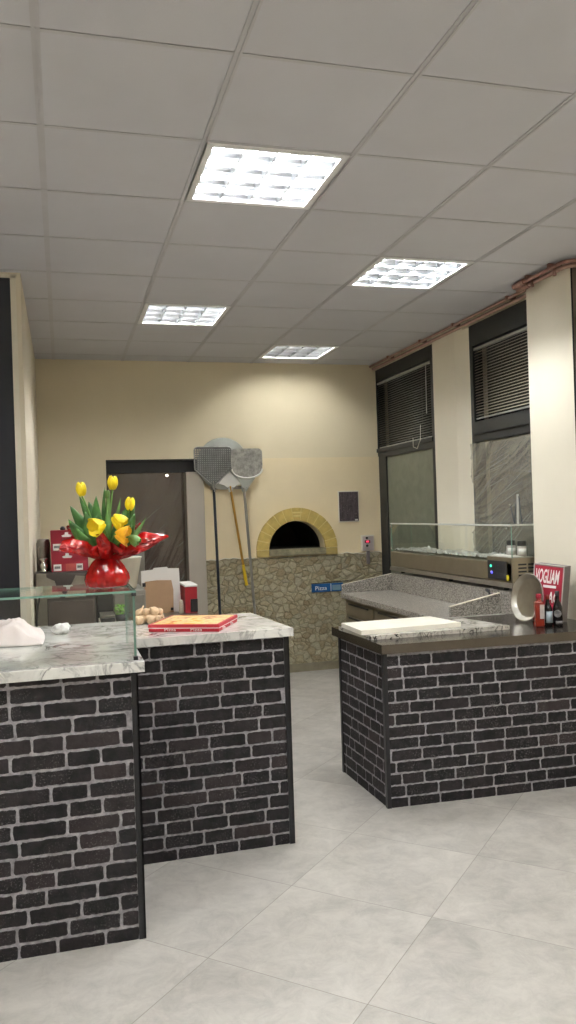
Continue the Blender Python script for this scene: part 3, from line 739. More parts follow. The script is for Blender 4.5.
# ------------------------------------------------------------------ cloth and napkin on marble
def cloth(u, v):
    x = -.62+.53*u; y = 3.56+.54*v
    y += .03*math.sin(u*5); edge_ = min(u, 1-u, v, 1-v)*6; e = min(1, edge_)
    x -= (.06*(v-.3)**2 if u > .5 else 0)
    h = .05*e*max(0, .5+1.1*noise.noise((u*3.2+1, v*2.6, 1)))+.03*e*(1-abs(noise.noise((u*4, v*5, 4)))*2.4)+.006*noise.noise((u*14, v*12, 2))*e
    return (x, y, 1.0+max(0, h)+.016)
tag(MB().grid(cloth, 60, 50).build('kitchen_cloth', 'cloth', solid=.003), 'crumpled white kitchen cloth lying on the marble behind the glass case', 'cloth')
m = MB()
def nap(u, v):
    a = u*2*PI; b = (v-.5)*PI*.98; r = .037*(1+.35*noise.noise((math.cos(a)*2, math.sin(a)*2, v*3))+.12*noise.noise((math.cos(a)*7, math.sin(a)*7, v*9)))
    return (-.02+r*1.1*math.cos(b)*math.cos(a), 3.93+r*math.cos(b)*math.sin(a), 1.024+r*.62*math.sin(b))
m.grid(nap, 40, 22)
tag(m.build('paper_napkin', 'napkin'), 'small crumpled white paper napkin on the marble, right of the cloth', 'napkin')

# ------------------------------------------------------------------ pizza box on centre counter
O = Vector((.368, 3.790, 1.0)); e1 = Vector((.303, -.15, 0)).normalized(); e2 = Vector((.15, .303, 0)).normalized(); S = .335
T = frame(O, e1, e2)
pb = thing('pizza_box', 'flat red pizza box with a pizza picture on its lid, on marble', 'pizza box', O)
bmb = MB(); bmb.box(0, S, 0, S, .001, .019, T=T, be=.001); bmb.build('tray', 'red_print', pb)
lid = MB().box(-.002, S+.002, -.002, S+.002, .0195, .034, T=T, be=.001).build('lid', 'red_print', pb)
def lidtop(u, v): 
    return T @ Vector((.012+(S-.024)*u, .012+(S-.024)*v, .0346+.010*math.sin(PI*u)*math.sin(PI*v)*(1-.5*v)))
MB().grid(lidtop, 16, 16).build('picture_print', 'pizza_print', pb)
m = MB(); m.box(0, S, -.0026, -.001, .0165, .0195, T=T); m.box(S+.001, S+.0026, 0, S, .0165, .0195, T=T); m.build('white_stripe', 'label_white', pb)
for dx in (.075, .20): lettering('lettering', 'Pizza', .021, 'label_white', pb, frame(T @ Vector((dx, -.0012, .004)), e1, (0, 0, 1)), xs=1.35)
for dy in (.06, .2): lettering('lettering', 'Pizza', .019, 'label_white', pb, frame(T @ Vector((S+.0012, dy, .003)), e2, (0, 0, 1)), xs=1.3)
# garlic heap
ga = thing('garlic_braid', 'heap of pale garlic bulbs tied with dry straw behind the pizza box', 'garlic', (.42, 4.13, 1.0))
rnd = random.Random(5)
spots = [(.37, 4.10, .022), (.405, 4.07, .024), (.44, 4.09, .023), (.46, 4.15, .02), (.38, 4.14, .024), (.42, 4.13, .056), (.39, 4.10, .056), (.455, 4.12, .052), (.41, 4.17, .024), (.35, 4.07, .02), (.425, 4.085, .06), (.36, 4.12, .05), (.44, 4.17, .02)]
for k, (x, y, z) in enumerate(spots):
    r = rnd.uniform(.02, .025)
    T2 = Matrix.Translation((x, y, 1.0+max(z, r*.9))) @ Matrix.Rotation(rnd.uniform(-1.2, 1.2), 4, 'X') @ Matrix.Rotation(rnd.uniform(-1.2, 1.2), 4, 'Y')
    MB().lathe([(0, -.8*r), (.5*r, -.82*r), (.92*r, -.45*r), (1.0*r, 0), (.85*r, .45*r), (.45*r, .85*r), (.18*r, 1.2*r), (.14*r, 1.7*r), (0, 1.72*r)], n=24, T=T2, wob=lambda a, z: .07*abs(math.sin(a*4))-.03).build('garlic_bulb', 'garlic', ga)
m = MB()
for k in range(60):
    a = rnd.uniform(0, 2*PI); x, y = .395+rnd.uniform(-.06, .05), 4.12+rnd.uniform(-.02, .05); z = 1.004+rnd.uniform(0, .05)
    m.tube([(x, y, z), (x+.02*math.cos(a), y+.015*math.sin(a), z+.012), (x+.045*math.cos(a), y+.03*math.sin(a), max(1.003, z+rnd.uniform(-.01, .015)))], .002, 5)
m.build('straw_ties', 'straw', ga)

# ------------------------------------------------------------------ boards on the right counter
MBm = MB(); MBm.prism([(1.553, 4.03), (2.378, 4.03), (2.30, 4.43), (1.52, 4.455)], .8405, .863, 'z')
tag(MBm.build('marble_slab', 'marble_board'), 'dark-veined marble slab lying on the steel counter top', 'slab')
m = MB(); m.prism([(1.517, 4.075), (2.12, 4.105), (2.085, 4.425), (1.522, 4.41)], .8635, .888, 'z')
tag(m.build('cutting_board', 'poly_board'), 'large white plastic cutting board on the veined marble slab', 'cutting board')

# ------------------------------------------------------------------ lightbox, pan, bottles
BLc, BRc = Vector((2.675, 4.275, .841)), Vector((2.748, 4.10, .841)); TLc, TRc = Vector((2.722, 4.305, 1.178)), Vector((2.803, 4.125, 1.163))
ux = (TRc-TLc).normalized(); up = (TLc-BLc+TRc-BRc).normalized(); nb = up.cross(ux).normalized(); back = Vector((.868, .497, 0))*.085
bx = thing('sign_box', 'grey-edged box sign with white capitals on raspberry red, beside the column', 'sign', BLc)
def bp_(fx, fz, d):     # point on the front face, fractions across and up, d in front of it
    return BLc.lerp(BRc, fx).lerp(TLc.lerp(TRc, fx), fz)-back.normalized()*d
def slabq(fx0, fx1, fz0, fz1, d0, d1):
    m = MB(); m.add([bp_(a_, b_, d_) for d_ in (d0, d1) for a_, b_ in ((fx0, fz0), (fx1, fz0), (fx1, fz1), (fx0, fz1))], [(0, 1, 2, 3), (4, 5, 6, 7), (0, 1, 5, 4), (1, 2, 6, 5), (2, 3, 7, 6), (3, 0, 4, 7)]); return m
slabq(0, 1, 0, 1, 0, -.085).build('box_body', 'box_grey', bx)
slabq(.03, .97, .015, .975, .0004, .0014).build('red_face', 'sign_red', bx)
m = MB()
for (p, q) in (((0, 0), (0, 1)), ((0, 1), (1, 1)), ((1, 1), (1, 0))): m.tube([bp_(p[0], p[1], 0), bp_(q[0], q[1], 0)], .0035, 6)
m.build('edge_trim', 'box_edge', bx)
def boxtext(s_, fx, fz, size, xs): lettering('lettering', s_, size, 'label_white', bx, frame(bp_(fx, fz, .0022), ux, up), xs=xs, bold=.022)
boxtext('VOGLIAM', .04, .69, .112, .325)
boxtext('AG', .52, .35, .088, .55)
boxtext('R', .72, .07, .1, .5)
slabq(.34, .78, .60, .645, .0016, .0024).build('white_stripe', 'label_white', bx)
# pan
pn = thing('round_pan', 'round steel pizza pan standing on edge against the red sign', 'pan', (2.63, 4.25, .84))
nrm = Vector((-.93, -.10, .20)).normalized()
T = Matrix.Translation((2.628, 4.235, .984)) @ nrm.to_track_quat('Z', 'Y').to_matrix().to_4x4()
prof = [(0, -.012), (.112, -.012), (.120, -.009), (.138, .016), (.143, .017), (.144, .014), (.139, .011), (.122, -.013), (.114, -.0155), (0, -.0155)]
MB().lathe(prof, n=64, T=T).build('dish', 'steel', pn)
# bottles
rb = thing('sauce_bottle', 'square orange-red bottle with pale label in front of the sign', 'bottle', (2.583, 4.055, .84))
Tb = Matrix.Translation((2.583, 4.055, .841)) @ Matrix.Rotation(-.35, 4, 'Z')
MB().box(-.024, .024, -.024, .024, 0, .142, T=Tb, be=.005).build('glass_body', 'sauce', rb)
m = MB(); m.lathe([(.02, .142), (.012, .15), (.012, .16)], T=Tb, n=16); m.build('neck', 'sauce', rb)
MB().lathe([(.015, .158), (.016, .16), (.016, .18), (.014, .184), (0, .184)], T=Tb, n=20).build('cap', 'red_box', rb)
m = MB(); m.box(.0, .0248, -.0252, -.0242, .045, .125, T=Tb); m.box(.0242, .0252, -.022, .022, .01, .125, T=Tb); m.build('label_front', 'box_edge', rb)
def bottle(x, y, h, r, mat, capm, labm, label, lz=(.03, .08)):
    b = thing('bottle', label, 'bottle', (x, y, .84))
    MB().lathe([(0, 0), (r*.9, 0), (r, .004), (r, h*.5), (r*.85, h*.6), (r*.42, h*.75), (r*.38, h*.88)], (x, y, .8405), 24).build('glass_body', mat, b)
    MB().lathe([(r*.42, h*.86), (r*.45, h*.87), (r*.45, h), (0, h)], (x, y, .8405), 18).build('cap', capm, b)
    m = MB(); a0 = -2.6
    m.grid(lambda u, v: (x+(r+.0008)*math.cos(a0+u*2.2), y+(r+.0008)*math.sin(a0+u*2.2), .8405+lz[0]+(lz[1]-lz[0])*v), 14, 1)
    m.build('label_front', labm, b, solid=.0006)
bottle(2.637, 4.05, .175, .0245, 'dark_bottle', 'sauce', 'label_blue', 'dark bottle with pale blue label between the red bottle and round-labelled one', (.02, .085))
bottle(2.690, 4.035, .195, .0265, 'dark_bottle', 'blackmatte', 'label_grey', 'dark bottle with round grey emblem label, rightmost of the bottles', (.012, .03))
em = [o for o in bpy.data.objects if o.name.startswith('bottle') and o.parent is None and o.location.x > 2.68][0]
MB().lathe([(.0, 0), (.014, 0), (.014, .0015), (.021, .0015), (.021, 0), (.0205, -.0035), (0, -.0035)], T=frame((2.672, 4.0085, .912), (.87, -.5, 0), (0, 0, 1)), n=28).build('round_emblem', 'label_grey', em)

# ------------------------------------------------------------------ pizza prep counter
pc = thing('prep_counter', 'granite-topped pizza preparation counter under the windows', 'prep counter', (2.65, 5.6, 0))
MB().box(2.335, 2.99, 4.62, 6.62, .09, .775).build('cabinet_body', 'steel_warm', pc)
MB().box(2.37, 2.97, 4.64, 6.60, 0, .09).build('plinth', 'blackmatte', pc)
MB().box(2.296, 2.772, 4.61, 6.65, .778, .8185, be=.003).build('worktop', 'granite', pc)
MB().box(2.7725, 2.995, 4.625, 6.65, .778, .972, be=.003).build('rear_shelf', 'granite', pc)
def ups(x0, x1, z0, z1, y0, y1):
    o = MB().prism([(x0, .819), (x1, .819), (x1, z1), (x0, z0)], y0, y1, 'y').build('upstand', 'granite', pc)
    MB().prism([(x0, z0+.0005), (x1, z1+.0005), (x1, z1+.004), (x0, z0+.004)], y0, y1, 'y').build('pale_edge', 'white_frame', o)
ups(2.306, 2.7715, .888, .962, 6.637, 6.649); ups(2.407, 2.7715, .882, .952, 4.80, 4.826)
for k, (y0, y1) in enumerate(((4.65, 5.29), (5.31, 5.94), (5.96, 6.61))):
    for z0, z1 in ((.12, .32), (.34, .50), (.52, .63), (.65, .745)):
        d = MB().box(2.322, 2.3345, y0+.008, y1-.008, z0, z1, be=.003).build('drawer', 'steel_warm', pc)
        MB().box(2.312, 2.3215, y0+.1, y1-.1, z1-.016, z1-.004, be=.002).build('handle', 'blackmatte', d)

# refrigerated ingredient display
dc = thing('ingredient_display', 'steel refrigerated topping display with glass guard on the prep counter', 'display case', (2.88, 5.6, .973))
DX, D0, D1, DR = 2.772, 4.632, 6.64, 2.965
m = MB(); m.prism([(DX+.012, 1.026), (DX, 1.035), (DX, 1.153), (DX+.025, 1.162), (DX+.025, 1.052), (DR, 1.052), (DR, 1.026)], D0+.02, D1, 'y')
m.box(DR-.015, DR, 4.96, D1, 1.052, 1.162); m.box(DX+.025, DR-.015, D1-.03, D1, 1.052, 1.162)
m.build('housing', 'steel_warm', dc)
MB().prism([(DX-.012, .996), (DX+.03, .988), (DX+.03, 1.0255), (DX-.004, 1.0255)], D0, D1+.01, 'y').build('front_lip', 'steel_dull', dc)
for (x, y) in ((2.82, 4.8), (2.82, 6.5), (2.94, 4.83), (2.94, 6.5), (2.82, 5.6)): MB().lathe([(.016, .973), (.018, .975), (.014, 1.0265)], (x, y, 0), 12).build('foot', 'blackmatte', dc)
mc = MB().box(DX, DR, D0+.004, 4.96, 1.027, 1.190, be=.003).build('compressor_box', 'steel_warm', dc)
for r_ in range(5):
    for c_ in range(2): MB().box(DX+.04+c_*.072, DX+.098+c_*.072, D0-.0005, D0+.0035, 1.05+r_*.023, 1.06+r_*.023).build('vent', 'blackmatte', mc)
MB().box(DX-.003, DX-.0003, 4.706, 4.95, 1.042, 1.165).build('control_panel', 'panel_black', dc)
MB().lathe([(0, 0), (.009, 0), (.009, .004), (0, .006)], T=frame((DX-.003, 4.905, 1.128), (0, -1, 0), (0, 0, 1)), n=16).build('green_button', 'led_green', dc)
MB().lathe([(0, 0), (.009, 0), (.009, .004), (0, .006)], T=frame((DX-.003, 4.895, 1.085), (0, -1, 0), (0, 0, 1)), n=16).build('blue_button', 'led_blue', dc)
for z in (1.052, 1.08, 1.106, 1.132): MB().box(DX-.005, DX-.003, 4.75, 4.85, z, z+.004).build('panel_grille', 'handle_dark', dc)
MB().box(DX-.0055, DX-.003, 4.68, 4.706, 1.044, 1.078).build('warning_sticker', 'yellow_sticker', dc)
pane(dc, 'front_glass', DX+.004, DX+.010, D0+.02, D1-.01, 1.164, 1.395, 'x')
pane(dc, 'end_glass', DX+.011, DR, D1-.016, D1-.01, 1.164, 1.395, 'y')
pane(dc, 'end_glass', DX+.011, DR, D0+.02, D0+.026, 1.192, 1.395, 'y')
pane(dc, 'top_glass', DX+.012, DR, D0+.02, D1-.01, 1.395, 1.401, 'z')
m = MB(); m.tube([(DX+.003, D0+.01, 1.401), (DX+.003, D1-.01, 1.401)], .0062, 8); m.tube([(DX+.003, D0+.012, 1.401), (DR, D0+.012, 1.401)], .0055, 8); m.build('top_rail', 'rail_pale', dc)
for (y, z) in ((D1-.03, 1.378), (D1-.03, 1.185), (D0+.06, 1.378)): MB().lathe([(0, 0), (.011, 0), (.011, .006), (0, .008)], T=frame((DX-.001, y, z), (0, -1, 0), (0, 0, 1)), n=14).build('glass_clip', 'chrome', dc)
# topping pans under film
rnd = random.Random(8)
ys = [4.985+k*.20 for k in range(8)]
cols_ = ['tub', 'steel_dull', 'herb', 'white_card', 'steel_dull', 'tub', 'steel_dull', 'terracotta']
names_ = ['nearest the control panel', 'second from the control panel', 'third from the control panel', 'fourth from the control panel', 'fourth from the far end', 'third from the far end', 'second from the far end', 'at the far end']
for k, y in enumerate(ys):
    t = thing('topping_pan', 'film-covered steel topping pan in the glass display, '+names_[k], 'pan', (2.87, y+.09, 1.053), 'topping pans in the display')
    m = MB(); x0, x1, y0, y1 = DX+.032, DR-.02, y, y+.19
    m.box(x0, x1, y0, y0+.003, 1.055, 1.163); m.box(x0, x1, y1-.003, y1, 1.055, 1.163); m.box(x0, x0+.003, y0, y1, 1.055, 1.163); m.box(x1-.003, x1, y0, y1, 1.055, 1.163); m.box(x0, x1, y0, y1, 1.0535, 1.057)
    m.build('tray', 'steel', t)
    m = MB(); sd = rnd.uniform(0, 99); hh_ = rnd.uniform(.0, .022)
    m.grid(lambda u, v: (x0+.004+(x1-x0-.008)*u, y0+.004+(y1-y0-.008)*v, 1.135+hh_*.5+.012*noise.noise((u*5+sd, v*5, 0))), 10, 8); m.build('topping', cols_[k], t)
def cling(u, v):
    x = DX+.013+.17*u; y = 4.975+1.62*v
    d = .013*noise.noise((u*3, v*16, 0))+.012*noise.noise((u*7, v*40, 2))+.010*noise.noise((u*20, v*100, 4))
    return (x, y, 1.171+abs(d)*1.6+.012*math.sin(v*9+1)**2*(.3+u))
tag(MB().grid(cling, 40, 190).build('cling_film', 'cling'), 'crinkled cling film stretched over the topping pans', 'cling film')
tag(MB().grid(lambda u, v: (DX+.014+.11*u, 4.70+.24*v, 1.193+.010*math.sin(u*3)*math.sin(v*5)**2), 10, 14).build('paper_sheet', 'white_card', solid=.0015), 'small sheet of white paper on the control end of the display', 'paper')
def jar(x, y, label):
    j = thing('spice_jar', label, 'jar', (x, y, 1.19), 'black-lidded jars')
    MB().lathe([(0, 0), (.027, 0), (.030, .004), (.030, .062), (.026, .07)], (x, y, 1.1915), 24).build('jar_body', 'box_edge', j)
    MB().lathe([(.0295, .0), (.0295, .03), (.027, .034), (0, .034)], (x, y, 1.2595), 24).build('lid', 'blackmatte', j)
    MB().grid(lambda u, v: (x+.0308*math.cos(-2.9+1.9*u), y+.0308*math.sin(-2.9+1.9*u), 1.203+.04*v), 12, 1).build('paper_label', 'label_white', j, solid=.0004)
    return j
jar(2.925, 4.905, 'pale jar with black lid behind the guard glass, the left one of two')
jar(2.928, 4.775, 'pale jar with black lid behind the guard glass, the right one beside the column')
tr = thing('rod_stand', 'thin metal rods of a folded stand on the display glass top', 'stand', (2.93, 4.85, 1.401))
k0 = 2.93/2.885
MB().tube([(2.93, 4.742*k0, 1.404), (2.93, 4.735*k0, 1.603)], .0075, 8).build('pale_rod', 'rail_pale', tr)
for ptsr in ([(4.782, 1.404), (4.83, 1.53)], [(4.69, 1.404), (4.705, 1.47), (4.722, 1.59)], [(4.782, 1.404), (4.762, 1.54)]):
    MB().tube([(2.93, a_*k0, b_) for a_, b_ in ptsr], .004, 8).build('dark_rod', 'handle_dark', tr)
MB().tube([(2.93, 4.815*k0, 1.53), (2.93, 4.842*k0, 1.534)], .006, 8).build('clip', 'chrome', tr)
MB().box(2.915, 2.945, 4.74, 4.88, 1.4015, 1.405).build('foot_bar', 'chrome', tr)
dv = thing('tape_dispenser', 'small black tool at the near end of the granite worktop', 'tool', (2.70, 4.86, .82))
MB().box(2.70, 2.765, 4.84, 4.93, .8195, .87, be=.006).build('handle_block', 'blackmatte', dv)
MB().tube([(2.745, 4.86, .868), (2.742, 4.87, .91), (2.737, 4.88, .955), (2.742, 4.93, .965)], .011, 8).build('lever', 'blackmatte', dv)
MB().tube([(2.735, 4.845+.022*math.cos(k*PI/6), .965+.022*math.sin(k*PI/6)) for k in range(13)], .003, 6).build('wire_ring', 'chrome', dv)

# ------------------------------------------------------------------ oven
ov = thing('pizza_oven', 'wood-fired oven mouth with yellow brick arch in the back wall', 'oven', (AX, YB, 1.1))
m = MB(); R0 = AR+.004; R1 = .400; nb = 13; H0, H1 = .270, .392
segs = []
def arcpt(an, f):      # f 0 inner .. 1 outer; elliptical rings
    rx = R0+(R1-R0)*f; rz = H0+(H1-H0)*f
    return (AX-rx*math.cos(an), AZ0+rz*math.sin(an))
for k in range(nb):
    a0 = PI*k/nb+.012; a1 = PI*(k+1)/nb-.012; pts = []
    if k == nb//2: pass
    for q in range(5): pts.append(arcpt(a0+(a1-a0)*q/4, 0))
    for q in range(4, -1, -1): pts.append(arcpt(a0+(a1-a0)*q/4, 1))
    segs.append(pts)
for k, pts in enumerate(segs):
    MB().prism(pts, YB-.048, YB-.0205, 'y').build('arch_brick', 'arch', ov)
pts = [arcpt(PI*k/32, .02) for k in range(33)]+[arcpt(PI*k/32, .98) for k in range(32, -1, -1)]
MB().prism(pts, YB-.043, YB-.0205, 'y').build('arch_mortar', 'arch_pale', ov)
for s_ in (-1, 1):
    x0, x1 = sorted((AX+s_*R0, AX+s_*R1)); MB().box(x0, x1, YB-.048, YB-.0205, 1.1115, AZ0-.002, be=.002).build('arch_foot', 'arch_low', ov)
MB().box(AX-AR-.002, AX+AR+.002, YB-.065, YB+.118, 1.1185, AZ0, be=.003).build('stone_sill', 'sill', ov)
k_ = MB(); k_.box(AX-.05, AX+.055, YB-.053, YB-.048, 1.517, 1.532, be=.001); k_.box(AX-.035, AX+.04, YB-.053, YB-.048, 1.485, 1.503, be=.001); k_.build('makers_plate', 'arch_pale', ov)
m = MB()
for (yy0, yy1) in ((YB+.121, YB+.9),):
    def vault(u, v): an = PI*u; s2 = 1+.5*math.sin(v*PI)*.6; return (AX-AR*s2*math.cos(an), yy0+(yy1-yy0)*v, AZ0-.0+.268*math.sin(an))
    m.grid(vault, 24, 8); m.add([vault(k/24, 1) for k in range(25)], [list(range(25))]); m.box(AX-.4, AX+.4, yy0, yy1, 1.14, 1.179)
m.build('vault', 'soot', ov)
# ------------------------------------------------------------------ peels
def head_shape(w, h, top_r, cx, zt, neck_z, n=6, shoulder=.62):
    """outline of a peel blade, top centre at (cx, zt)"""
    P_ = []; hw = w/2
    for k in range(n+1): a = PI/2*k/n; P_.append((cx+hw-top_r+top_r*math.sin(a), zt-top_r+top_r*math.cos(a)))
    P_.append((cx+hw, zt-h*shoulder))
    P_ += [(cx+.022, neck_z+.01), (cx+.016, neck_z)]
    return P_+[(2*cx-x, z) for x, z in P_[::-1]]
# perforated
pf = thing('pizza_peel', 'perforated square-headed peel with dark handle, left of the three', 'pizza peel', (1.36, 7.42, 0), 'peels on the oven wall')
cx, zt = 1.353, 2.152
m = MB(); holes = 14
ol = head_shape(.345, .37, .035, cx, zt, 1.80)
# plate made of strips around square holes
step = .345/17
def inside(x, z):
    if z > zt-.012 or abs(x-cx) > .160: return False
    if z < 1.94: return abs(x-cx) < .16*(z-1.80)/.16-.006
    return True
bm = bmesh.new()
x = cx-.172
cells = {}
nxn, nzn = 35, 36
dx = .345/nxn; dz = .352/nzn
for i in range(nxn):
    for j in range(nzn):
        xa = cx-.1725+i*dx; za = 1.80+j*dz; xm, zm = xa+dx/2, za+dz/2
        lim = .1725 if zm > 1.945 else .02+.1525*(zm-1.80)/.145
        if abs(xm-cx) > lim: continue
        rr = .03
        if abs(xm-cx) > .1725-rr and zm > zt-rr and math.hypot(abs(xm-cx)-(.1725-rr), zm-(zt-rr)) > rr: continue
        if i % 2 and j % 2 and inside(xm, zm): continue
        q = [bm.verts.new(v_) for v_ in ((xa, 7.385, za), (xa+dx, 7.385, za), (xa+dx, 7.385, za+dz), (xa, 7.385, za+dz))]
        bm.faces.new(q)
bmesh.ops.remove_doubles(bm, verts=bm.verts[:], dist=.0004)
me = bpy.data.meshes.new('blade'); bm.to_mesh(me); bm.free(); me.materials.append(M['alu_dark'])
o = bpy.data.objects.new('blade', me); COL.objects.link(o); o.parent = pf; me.transform(Matrix.Translation(-pf.location)); md = o.modifiers.new('s', 'SOLIDIFY'); md.thickness = .003
rim = [(x_, 7.385, z_) for x_, z_ in head_shape(.348, .207, .035, cx, zt+.002, 1.80, shoulder=1)]
MB().tube(rim+[rim[0]], .0045, 8).build('rim', 'alu', pf)
MB().tube([(cx, 7.38, 1.84), (cx+.001, 7.378, 1.74)], .014, 12, rs=[.006, .014]).build('socket', 'chrome', pf)
MB().tube([(1.350, 7.378, 1.76), (1.366, 7.36, .66), (1.378, 7.31, .008)], .0125, 12).build('pole', 'handle_dark', pf)
# right solid peel
ps = thing('pizza_peel', 'solid rectangular aluminium peel with long grey handle, right of the three', 'pizza peel', (1.66, 7.42, 0), 'peels on the oven wall')
cx, zt = 1.667, 2.135
def blade_out(cx, zt, w, zb):
    P_ = []; hw = w/2; r = .04
    for k in range(7): a = PI/2*k/6; P_.append((cx+hw-r+r*math.sin(a), zt-r+r*math.cos(a)))
    P_.append((cx+hw, 1.98))
    for k in range(1, 9): a = PI/2*k/8; P_.append((cx+hw*math.cos(a)*.98, 1.95-(1.95-zb)*math.sin(a)))
    return P_+[(2*cx-x_, z_) for x_, z_ in P_[::-1]]
MB().prism(blade_out(cx, zt, .298, 1.865), 7.372, 7.376, 'y').build('blade', 'alu', ps)
m = MB()
lipo = [(cx-.145*math.cos(PI*k/14), 1.945-.085*math.sin(PI*k/14)) for k in range(15)]
m.tube([(x_, 7.371, z_) for x_, z_ in lipo], .008, 8); m.build('lip', 'peel_bright', ps)
m = MB(); m.prism([(cx-.11, 1.892), (cx-.05, 1.868), (cx+.03, 1.866), (cx+.1, 1.892), (cx+.03, 1.80), (cx-.012, 1.735), (cx-.052, 1.735), (cx-.06, 1.80)], 7.377, 7.383, 'y'); m.build('neck_plate', 'alu_pale', ps)
MB().tube([(cx-.033, 7.38, 1.77), (1.695, 7.36, .61), (1.712, 7.31, .008)], .0125, 12).build('pole', 'handle_grey', ps)
# round peel
pr2 = thing('pizza_peel', 'round peel hung behind the others, with short brass handle and yellow grip', 'pizza peel', (1.5, 7.45, .84), 'peels on the oven wall')
MB().lathe([(0, 0), (.236, 0), (.242, .002), (.236, .004), (0, .004)], T=Matrix.Translation((1.452, 7.425, 2.0)) @ Matrix.Rotation(PI/2, 4, 'X'), n=64).build('blade', 'alu_pale', pr2)
m = MB(); m.prism([(1.40, 1.815), (1.50, 1.93), (1.63, 1.80), (1.57, 1.80), (1.532, 1.765), (1.524, 1.735), (1.494, 1.735), (1.488, 1.77), (1.45, 1.80)], 7.392, 7.398, 'y'); m.build('neck_plate', 'peel_bright', pr2)
MB().tube([(1.508, 7.40, 1.79), (1.614, 7.42, 1.04)], .0115, 12).build('pole', 'brass', pr2)
MB().tube([(1.612, 7.42, 1.055), (1.630, 7.425, .93), (1.636, 7.425, .895), (1.64, 7.425, .86)], .017, 12, rs=[.014, .017, .014, .017]).build('grip', 'yellow_plastic', pr2)
hk = thing('wall_hook_rail', 'small steel rail holding the peels against the oven wall', 'hook rail', (1.5, 7.46, 1.79))
m = MB(); m.box(1.33, 1.67, 7.428, 7.436, 1.762, 1.790); m.box(1.37, 1.39, 7.436, 7.479, 1.768, 1.785); m.box(1.6, 1.62, 7.436, 7.479, 1.768, 1.785); m.build('rail', 'steel_dull', hk)
m = MB()
for x_ in (1.351, 1.508, 1.637): m.tube([(x_-.02, 7.43, 1.775), (x_-.02, 7.40, 1.773), (x_-.02, 7.36, 1.776)], .003, 6); m.tube([(x_+.02, 7.43, 1.775), (x_+.02, 7.40, 1.773), (x_+.02, 7.36, 1.776)], .003, 6)
m.build('prong', 'steel_dull', hk)

# ------------------------------------------------------------------ things on the oven wall
pt = thing('poster', 'small dark purple-brown framed notice on the wall right of the oven', 'poster', (2.69, 7.47, 1.42))
MB().box(2.585, 2.80, 7.4685, 7.4795, 1.414, 1.72, be=.002).build('backing', 'white_frame', pt)
MB().box(2.594, 2.791, 7.466, 7.4685, 1.426, 1.711).build('print', 'poster', pt)
MB().box(2.752, 2.782, 7.4645, 7.466, 1.428, 1.443).build('white_tab', 'label_white', pt)
th = thing('oven_controller', 'pale wall control unit with red display just right of the poster', 'control panel', (2.87, 7.47, 1.07))
MB().box(2.808, 2.94, 7.455, 7.4795, 1.125, 1.282, be=.003).build('casing', 'white_frame', th)
MB().box(2.818, 2.93, 7.449, 7.455, 1.132, 1.272, be=.002).build('faceplate', 'box_edge', th)
MB().box(2.838, 2.895, 7.4465, 7.449, 1.205, 1.232).build('display', 'blackmatte', th)
MB().box(2.852, 2.882, 7.445, 7.4465, 1.212, 1.226).build('digits', 'led_red', th)
MB().box(2.85, 2.872, 7.4455, 7.449, 1.245, 1.263).build('switch', 'blackmatte', th)
MB().lathe([(0, .012), (.011, .011), (.012, 0)], T=frame((2.862, 7.449, 1.178), (1, 0, 0), (0, 0, 1)), n=20).build('knob', 'blackmatte', th)
MB().box(2.855, 2.885, 7.44, 7.463, 1.0, 1.125, be=.002).build('conduit', 'box_grey', th)
sg = thing('blue_sign', 'small blue sign plate with white letters on the stone cladding', 'sign', (2.44, 7.45, .75))
MB().box(2.283, 2.60, 7.450, 7.4635, .752, .832, be=.002).build('plate', 'blue_sign', sg)
MB().box(2.49, 2.575, 7.4485, 7.450, .764, .815).build('grey_panel', 'grey_blue', sg)
MB().box(2.474, 2.479, 7.4485, 7.450, .753, .831).build('divider', 'label_white', sg)
lettering('lettering', 'Pizza', .055, 'label_white', sg, frame((2.315, 7.4492, .772), (1, 0, 0), (0, 0, 1)), xs=1.1)
m = MB(); m.prism([(2.28, .833), (2.66, .845), (2.66, .850), (2.28, .839)], 7.452, 7.462, 'y'); m.build('dark_bar', 'blackmatte', sg)

# ------------------------------------------------------------------ back left: benches, boxes
def table(name, label, x0, x1, y0, y1, zt, mat='steel'):
    t = thing(name, label, 'table', ((x0+x1)/2, (y0+y1)/2, 0))
    MB().box(x0, x1, y0, y1, zt-.035, zt, be=.003).build('tabletop', mat, t)
    for x_ in (x0+.03, x1-.03):
        for y_ in (y0+.03, y1-.03): MB().box(x_-.018, x_+.018, y_-.018, y_+.018, 0, zt-.0355).build('leg', mat, t)
    MB().box(x0+.05, x1-.05, y0+.04, y1-.04, .2, .22).build('undershelf', mat, t)
    return t
table('work_table', 'steel worktable behind the marble counters, seen through the glass case', .2, .62, 4.86, 5.3, .9)
table('work_table', 'steel table in front of the dark doorway carrying upright cardboard', .44, 1.0, 6.2, 6.9, .77)
# steel machine with the red boxes on top
cm = thing('steel_machine', 'shiny steel kitchen machine against the left wall, red boxes on its top', 'machine', (0, 5.6, 0))
MB().box(-.178, .19, 5.40, 5.9, .04, 1.195, be=.006).build('housing', 'steel_dark', cm)
MB().box(-.10, .178, 5.392, 5.3995, .30, 1.01, be=.003).build('door', 'door_brown', cm)
MB().box(-.172, -.11, 5.392, 5.3995, .30, 1.19, be=.002).build('side_post', 'steel', cm)
MB().tube([(.15, 5.375, .45), (.15, 5.362, .5), (.15, 5.362, .8), (.15, 5.375, .85)], .008, 8).build('handle', 'chrome', cm)
m = MB(); m.prism([(-.13, 1.03), (-.03, 1.03), (-.06, 1.14), (-.12, 1.17)], 5.39, 5.3995, 'y'); m.prism([(.0, 1.03), (.13, 1.03), (.15, 1.16), (.07, 1.17)], 5.39, 5.3995, 'y'); m.build('painted_reflection', 'steel', cm)  # lighter trapezoids stand in for curved reflections on the steel front
